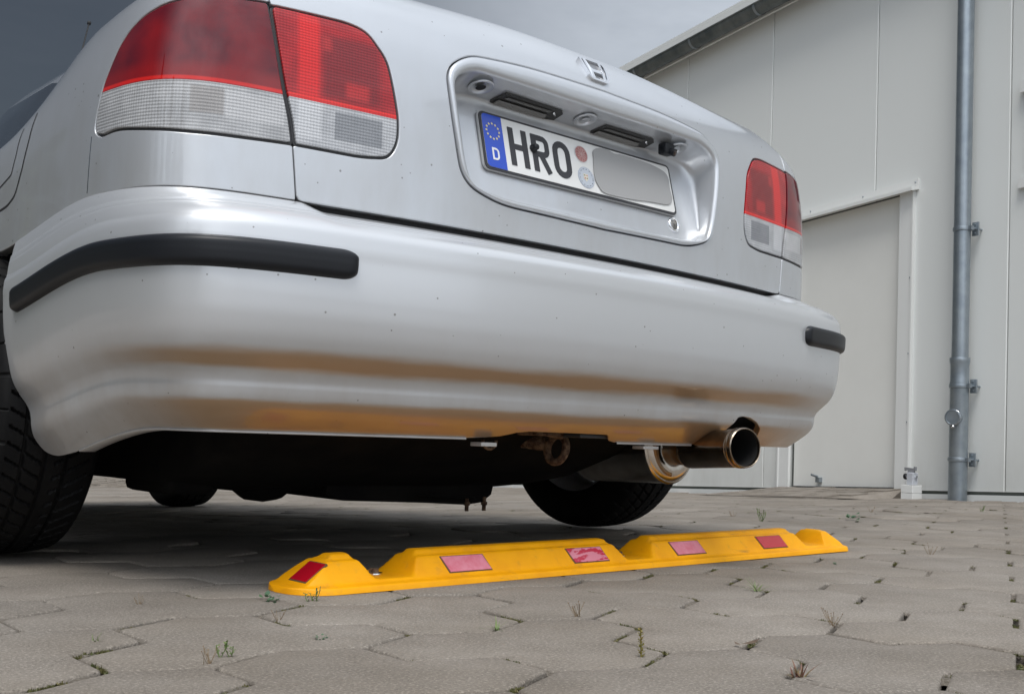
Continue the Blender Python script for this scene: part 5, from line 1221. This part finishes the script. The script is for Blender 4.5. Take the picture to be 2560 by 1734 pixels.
# ================= WEEDS =================
def wm(name, c1, c2): m = mat(name, c1, .6); noise_mix(m, c1, c2, 90); return m
GRN = wm('weed_green', (.10, .16, .045), (.17, .22, .07)); DRY = wm('dry_stalk', (.24, .17, .09), (.14, .09, .05)); REDG = wm('reddish_blade', (.20, .07, .06), (.14, .15, .05)); MOSS = wm('moss', (.06, .075, .02), (.14, .12, .04)); SED = wm('sedum', (.22, .22, .04), (.30, .20, .07)); DGR = wm('dark_leaf', (.05, .11, .06), (.08, .15, .07))
rn = random.Random(5)
def blade(mb, base, d, ln, wd, bend=.5, n=5):
    d = Vector(d).normalized(); side = Vector((-d.y, d.x, 0)); side = side.normalized() if side.length > .01 else Vector((1, 0, 0)); V = []
    for i in range(n+1):
        t_ = i/n; p = Vector(base)+d*ln*t_+Vector((d.x, d.y, 0))*bend*ln*t_*t_*.6-Vector((0, 0, 1))*bend*ln*t_*t_*.35; w_ = wd*(1-t_)**.7+.0001
        V += [tuple(p-side*w_), tuple(p+side*w_)]
    mb.add(V, [(2*i, 2*i+1, 2*i+3, 2*i+2) for i in range(n)])
def leafy(mb, base, d, ln, wd):
    d = Vector(d).normalized(); side = d.cross(Vector((0, 0, 1))); side = side.normalized() if side.length > .01 else Vector((1, 0, 0)); n_ = side.cross(d)
    V = [tuple(Vector(base)+d*ln*t_+side*wd*s_-n_*wd*.3*abs(s_)) for t_, s_ in ((0, 0), (.3, -.8), (.3, .8), (.65, -1), (.65, 1), (1, 0))]; mb.add(V, [(0, 2, 1), (1, 2, 4, 3), (3, 4, 5)])
def weed(name, x, y, lab, kind, sc=1.0, group=None):
    z = gz(x, y)-.004; mb = MB(); mt = GRN
    if kind in ('grass', 'red', 'dry'):
        mt = {'grass': GRN, 'red': REDG, 'dry': DRY}[kind]
        for k in range({'grass': 14, 'red': 20, 'dry': 9}[kind]):
            a_ = rn.random()*6.28; el = rn.uniform(.25, 1.3); ln = rn.uniform(.5, 1)*.032*sc
            b0 = (x+rn.gauss(0, .003)*sc, y+rn.gauss(0, .002)*sc, z)
            if kind == 'dry':
                mb.tube([b0, (b0[0]+math.cos(a_)*ln*.4, b0[1]+math.sin(a_)*ln*.4, z+ln*.6), (b0[0]+math.cos(a_)*ln*.6, b0[1]+math.sin(a_)*ln*.6, z+ln)], [.0005*sc, .0004*sc, .0003*sc], 4)
                mb.lathe([(-.0012*sc, .0003), (0, .0011*sc), (.0012*sc, .0002)], (b0[0]+math.cos(a_)*ln*.6, b0[1]+math.sin(a_)*ln*.6, z+ln), (0, 0, 1), 5)
            else: blade(mb, b0, (math.cos(a_)*math.cos(el), math.sin(a_)*math.cos(el), math.sin(el)), ln, .0011*sc*(1.6 if kind == 'red' else 1), rn.uniform(.1, .7))
    elif kind == 'leafy':
        mt = DGR
        for k in range(16):
            a_ = rn.random()*6.28; r_ = rn.uniform(0, .014)*sc; h_ = rn.uniform(.002, .014)*sc; el = rn.uniform(-.1, .9)
            leafy(mb, (x+r_*math.cos(a_), y+r_*math.sin(a_), z+h_), (math.cos(a_)*math.cos(el), math.sin(a_)*math.cos(el), math.sin(el)), .008*sc, .0032*sc)
    elif kind == 'sedum':
        mt = SED; mb.tube([(x, y, z), (x-.002*sc, y, z+.03*sc), (x-.004*sc, y, z+.05*sc)], [.0016*sc, .0013*sc, .001*sc], 6)
        for k in range(34):
            h_ = (.004+.046*k/34)*sc; a_ = k*2.4; leafy(mb, (x-.004*sc*k/34, y, z+h_), (math.cos(a_)*.9, math.sin(a_)*.9, .55), (.0085-.003*k/34)*sc, .0024*sc)
    elif kind == 'sprig':
        for k in range(4):
            a_ = rn.random()*6.28; q = Vector((x+rn.gauss(0, .006), y+rn.gauss(0, .003), z)); ln = rn.uniform(.6, 1)*.03*sc; P = [q, q+Vector((math.cos(a_)*ln*.3, math.sin(a_)*ln*.3, ln*.6)), q+Vector((math.cos(a_)*ln*.35, math.sin(a_)*ln*.35, ln))]
            mb.tube(P, [.0007*sc]*3, 5)
            for j in range(7): t_ = .3+.7*j/7; p_ = P[0].lerp(P[2], t_); b_ = rn.random()*6.28; leafy(mb, p_, (math.cos(b_), math.sin(b_), .6), .006*sc, .0016*sc)
    elif kind == 'leaf':
        mt = wm('dead_leaf', (.16, .11, .07), (.10, .07, .05)); leafy(mb, (x, y, z+.008), (.85, -.5, .25), .026*sc, .006*sc); leafy(mb, (x, y, z+.007), (-.2, .5, .2), .010*sc, .004*sc)
    o = mb.build(name, mt, None); V0 = Vector((x, y, z)); o.data.transform(Matrix.Translation(-V0)); o.location = V0
    tag(o, lab, 'weed' if kind != 'leaf' else 'leaf', group); return o
weed('weed', -.665, .262, 'small leafy dark green weed left of the yellow wheel stop', 'leafy', 1.0)
weed('weed', -.607, .232, 'brown sprig with moss growing in front of the left end of the wheel stop', 'sprig', .85)
weed('succulent_weed', -.497, -.316, 'upright yellow-green succulent shoot in a paving joint', 'sedum', .74)
weed('grass_tuft', -.431, -.492, 'reddish spiky grass tuft near the bottom right', 'red', .95)
weed('weed', -.362, -.076, 'dry brown branching stalks in the middle foreground', 'dry', .9)
weed('grass_tuft', .108, -.045, 'thin dry grass tuft right of centre below the wheel stop', 'grass', 1.25)
weed('grass_tuft', -.525, -.086, 'small green grass tuft at a joint left of the dry stalks', 'grass', .9)
weed('weed', -.890, -.055, 'bright green curled sprig at the lower left', 'sprig', .8)
weed('weed', -.925, -.075, 'dry brown clump beside the curled green sprig', 'dry', .7)
weed('weed', -.088, -.318, 'short reddish stalks over the dark joint right of centre', 'dry', .9)
weed('dead_leaf', -.345, -.348, 'curled dead leaf lying at a joint in the right foreground', 'leaf', 1.0)
weed('weed', 1.923, .86, 'low green weed with an upright stem beyond the wheel stop', 'leafy', 2.0)
weed('weed', 1.567, .983, 'green sprig on the open paving nearest the right rear tyre', 'sprig', 1.6)
for k, (x, y, kd, lb) in enumerate([(1.25, 1.35, 'dry', 'dry weed stalks directly right of the rear tyre'), (2.55, 1.15, 'dry', 'dry weed stalks halfway to the door catch'), (3.1, .95, 'sprig', 'green sprigs near the foot of the downpipe'), (1.7, 1.2, 'dry', 'tiny dry weed between the two green sprigs'), (3.4, .35, 'dry', 'dry weed at the far right of the paving'), (1.05, .12, 'dry', 'dry tuft in a joint right of the wheel stop end'), (.62, .12, 'leafy', 'flat mossy weed just in front of the wheel stop right half'), (-.83, .33, 'dry', 'tiny pale dry weed at the left near the car shadow'), (-.73, .12, 'dry', 'thin branching sprig at the lower left of the wheel stop'), (-.75, -.02, 'leafy', 'small dark weed left of centre in a joint'), (-.98, .10, 'grass', 'moss tuft at a joint at the far lower left')]):
    weed('weed', x, y, lb, kd, {'dry': .95, 'sprig': 1.1, 'leafy': .55, 'grass': .6}[kd] if k < 7 else .55)
# moss in the wider joints: one mass
V = []; F = []
def clump(x, y, sx, sy, h):
    z = gz(x, y)-.0045
    for _ in range(int(18+sx*sy*9e4)):
        px, py = x+rn.uniform(-sx, sx), y+rn.uniform(-sy, sy); s_ = rn.uniform(.0008, .0022); hh = rn.uniform(.2, 1)*h; a_ = rn.random()*6.28; b = len(V)
        V.extend([(px-s_*math.cos(a_), py-s_*math.sin(a_), z), (px+s_*math.cos(a_), py+s_*math.sin(a_), z), (px+rn.gauss(0, .0012), py+rn.gauss(0, .0012), z+hh)]); F.append((b, b+1, b+2))
def ok_(x, y): return in_view(x, y, gz(x, y), 40) and math.hypot(x-CAM[0], y-CAM[1]) < 6 and not (-.75 < x < .8 and y > .42)
for segs, pr, w_ in ((OPENS, .62, .0042), (SIDES, .55, .0026)):
    for (ax, ay), (bx, by) in segs:
        if not ok_((ax+bx)/2, (ay+by)/2) or rn.random() > pr: continue
        t0 = rn.choice((0, rn.uniform(0, .7))); t1 = min(1, t0+rn.uniform(.2, .55)); n_ = int((t1-t0)*14)+2; h_ = rn.uniform(.003, .0065)
        for q in range(n_): t_ = t0+(t1-t0)*q/n_; clump(ax+(bx-ax)*t_, ay+(by-ay)*t_, w_, .0035, h_*rn.uniform(.5, 1.2))
for (ax, ay), (bx, by) in TIGHTS:
    if ok_(ax, ay) and rn.random() < .25: clump(ax, ay, .005, .005, rn.uniform(.003, .007))
mo = mesh_obj('joint_moss', V, F, MOSS, smooth=False); tag(mo, 'moss and tiny seedlings filling the paving joints', 'moss', kind='stuff')
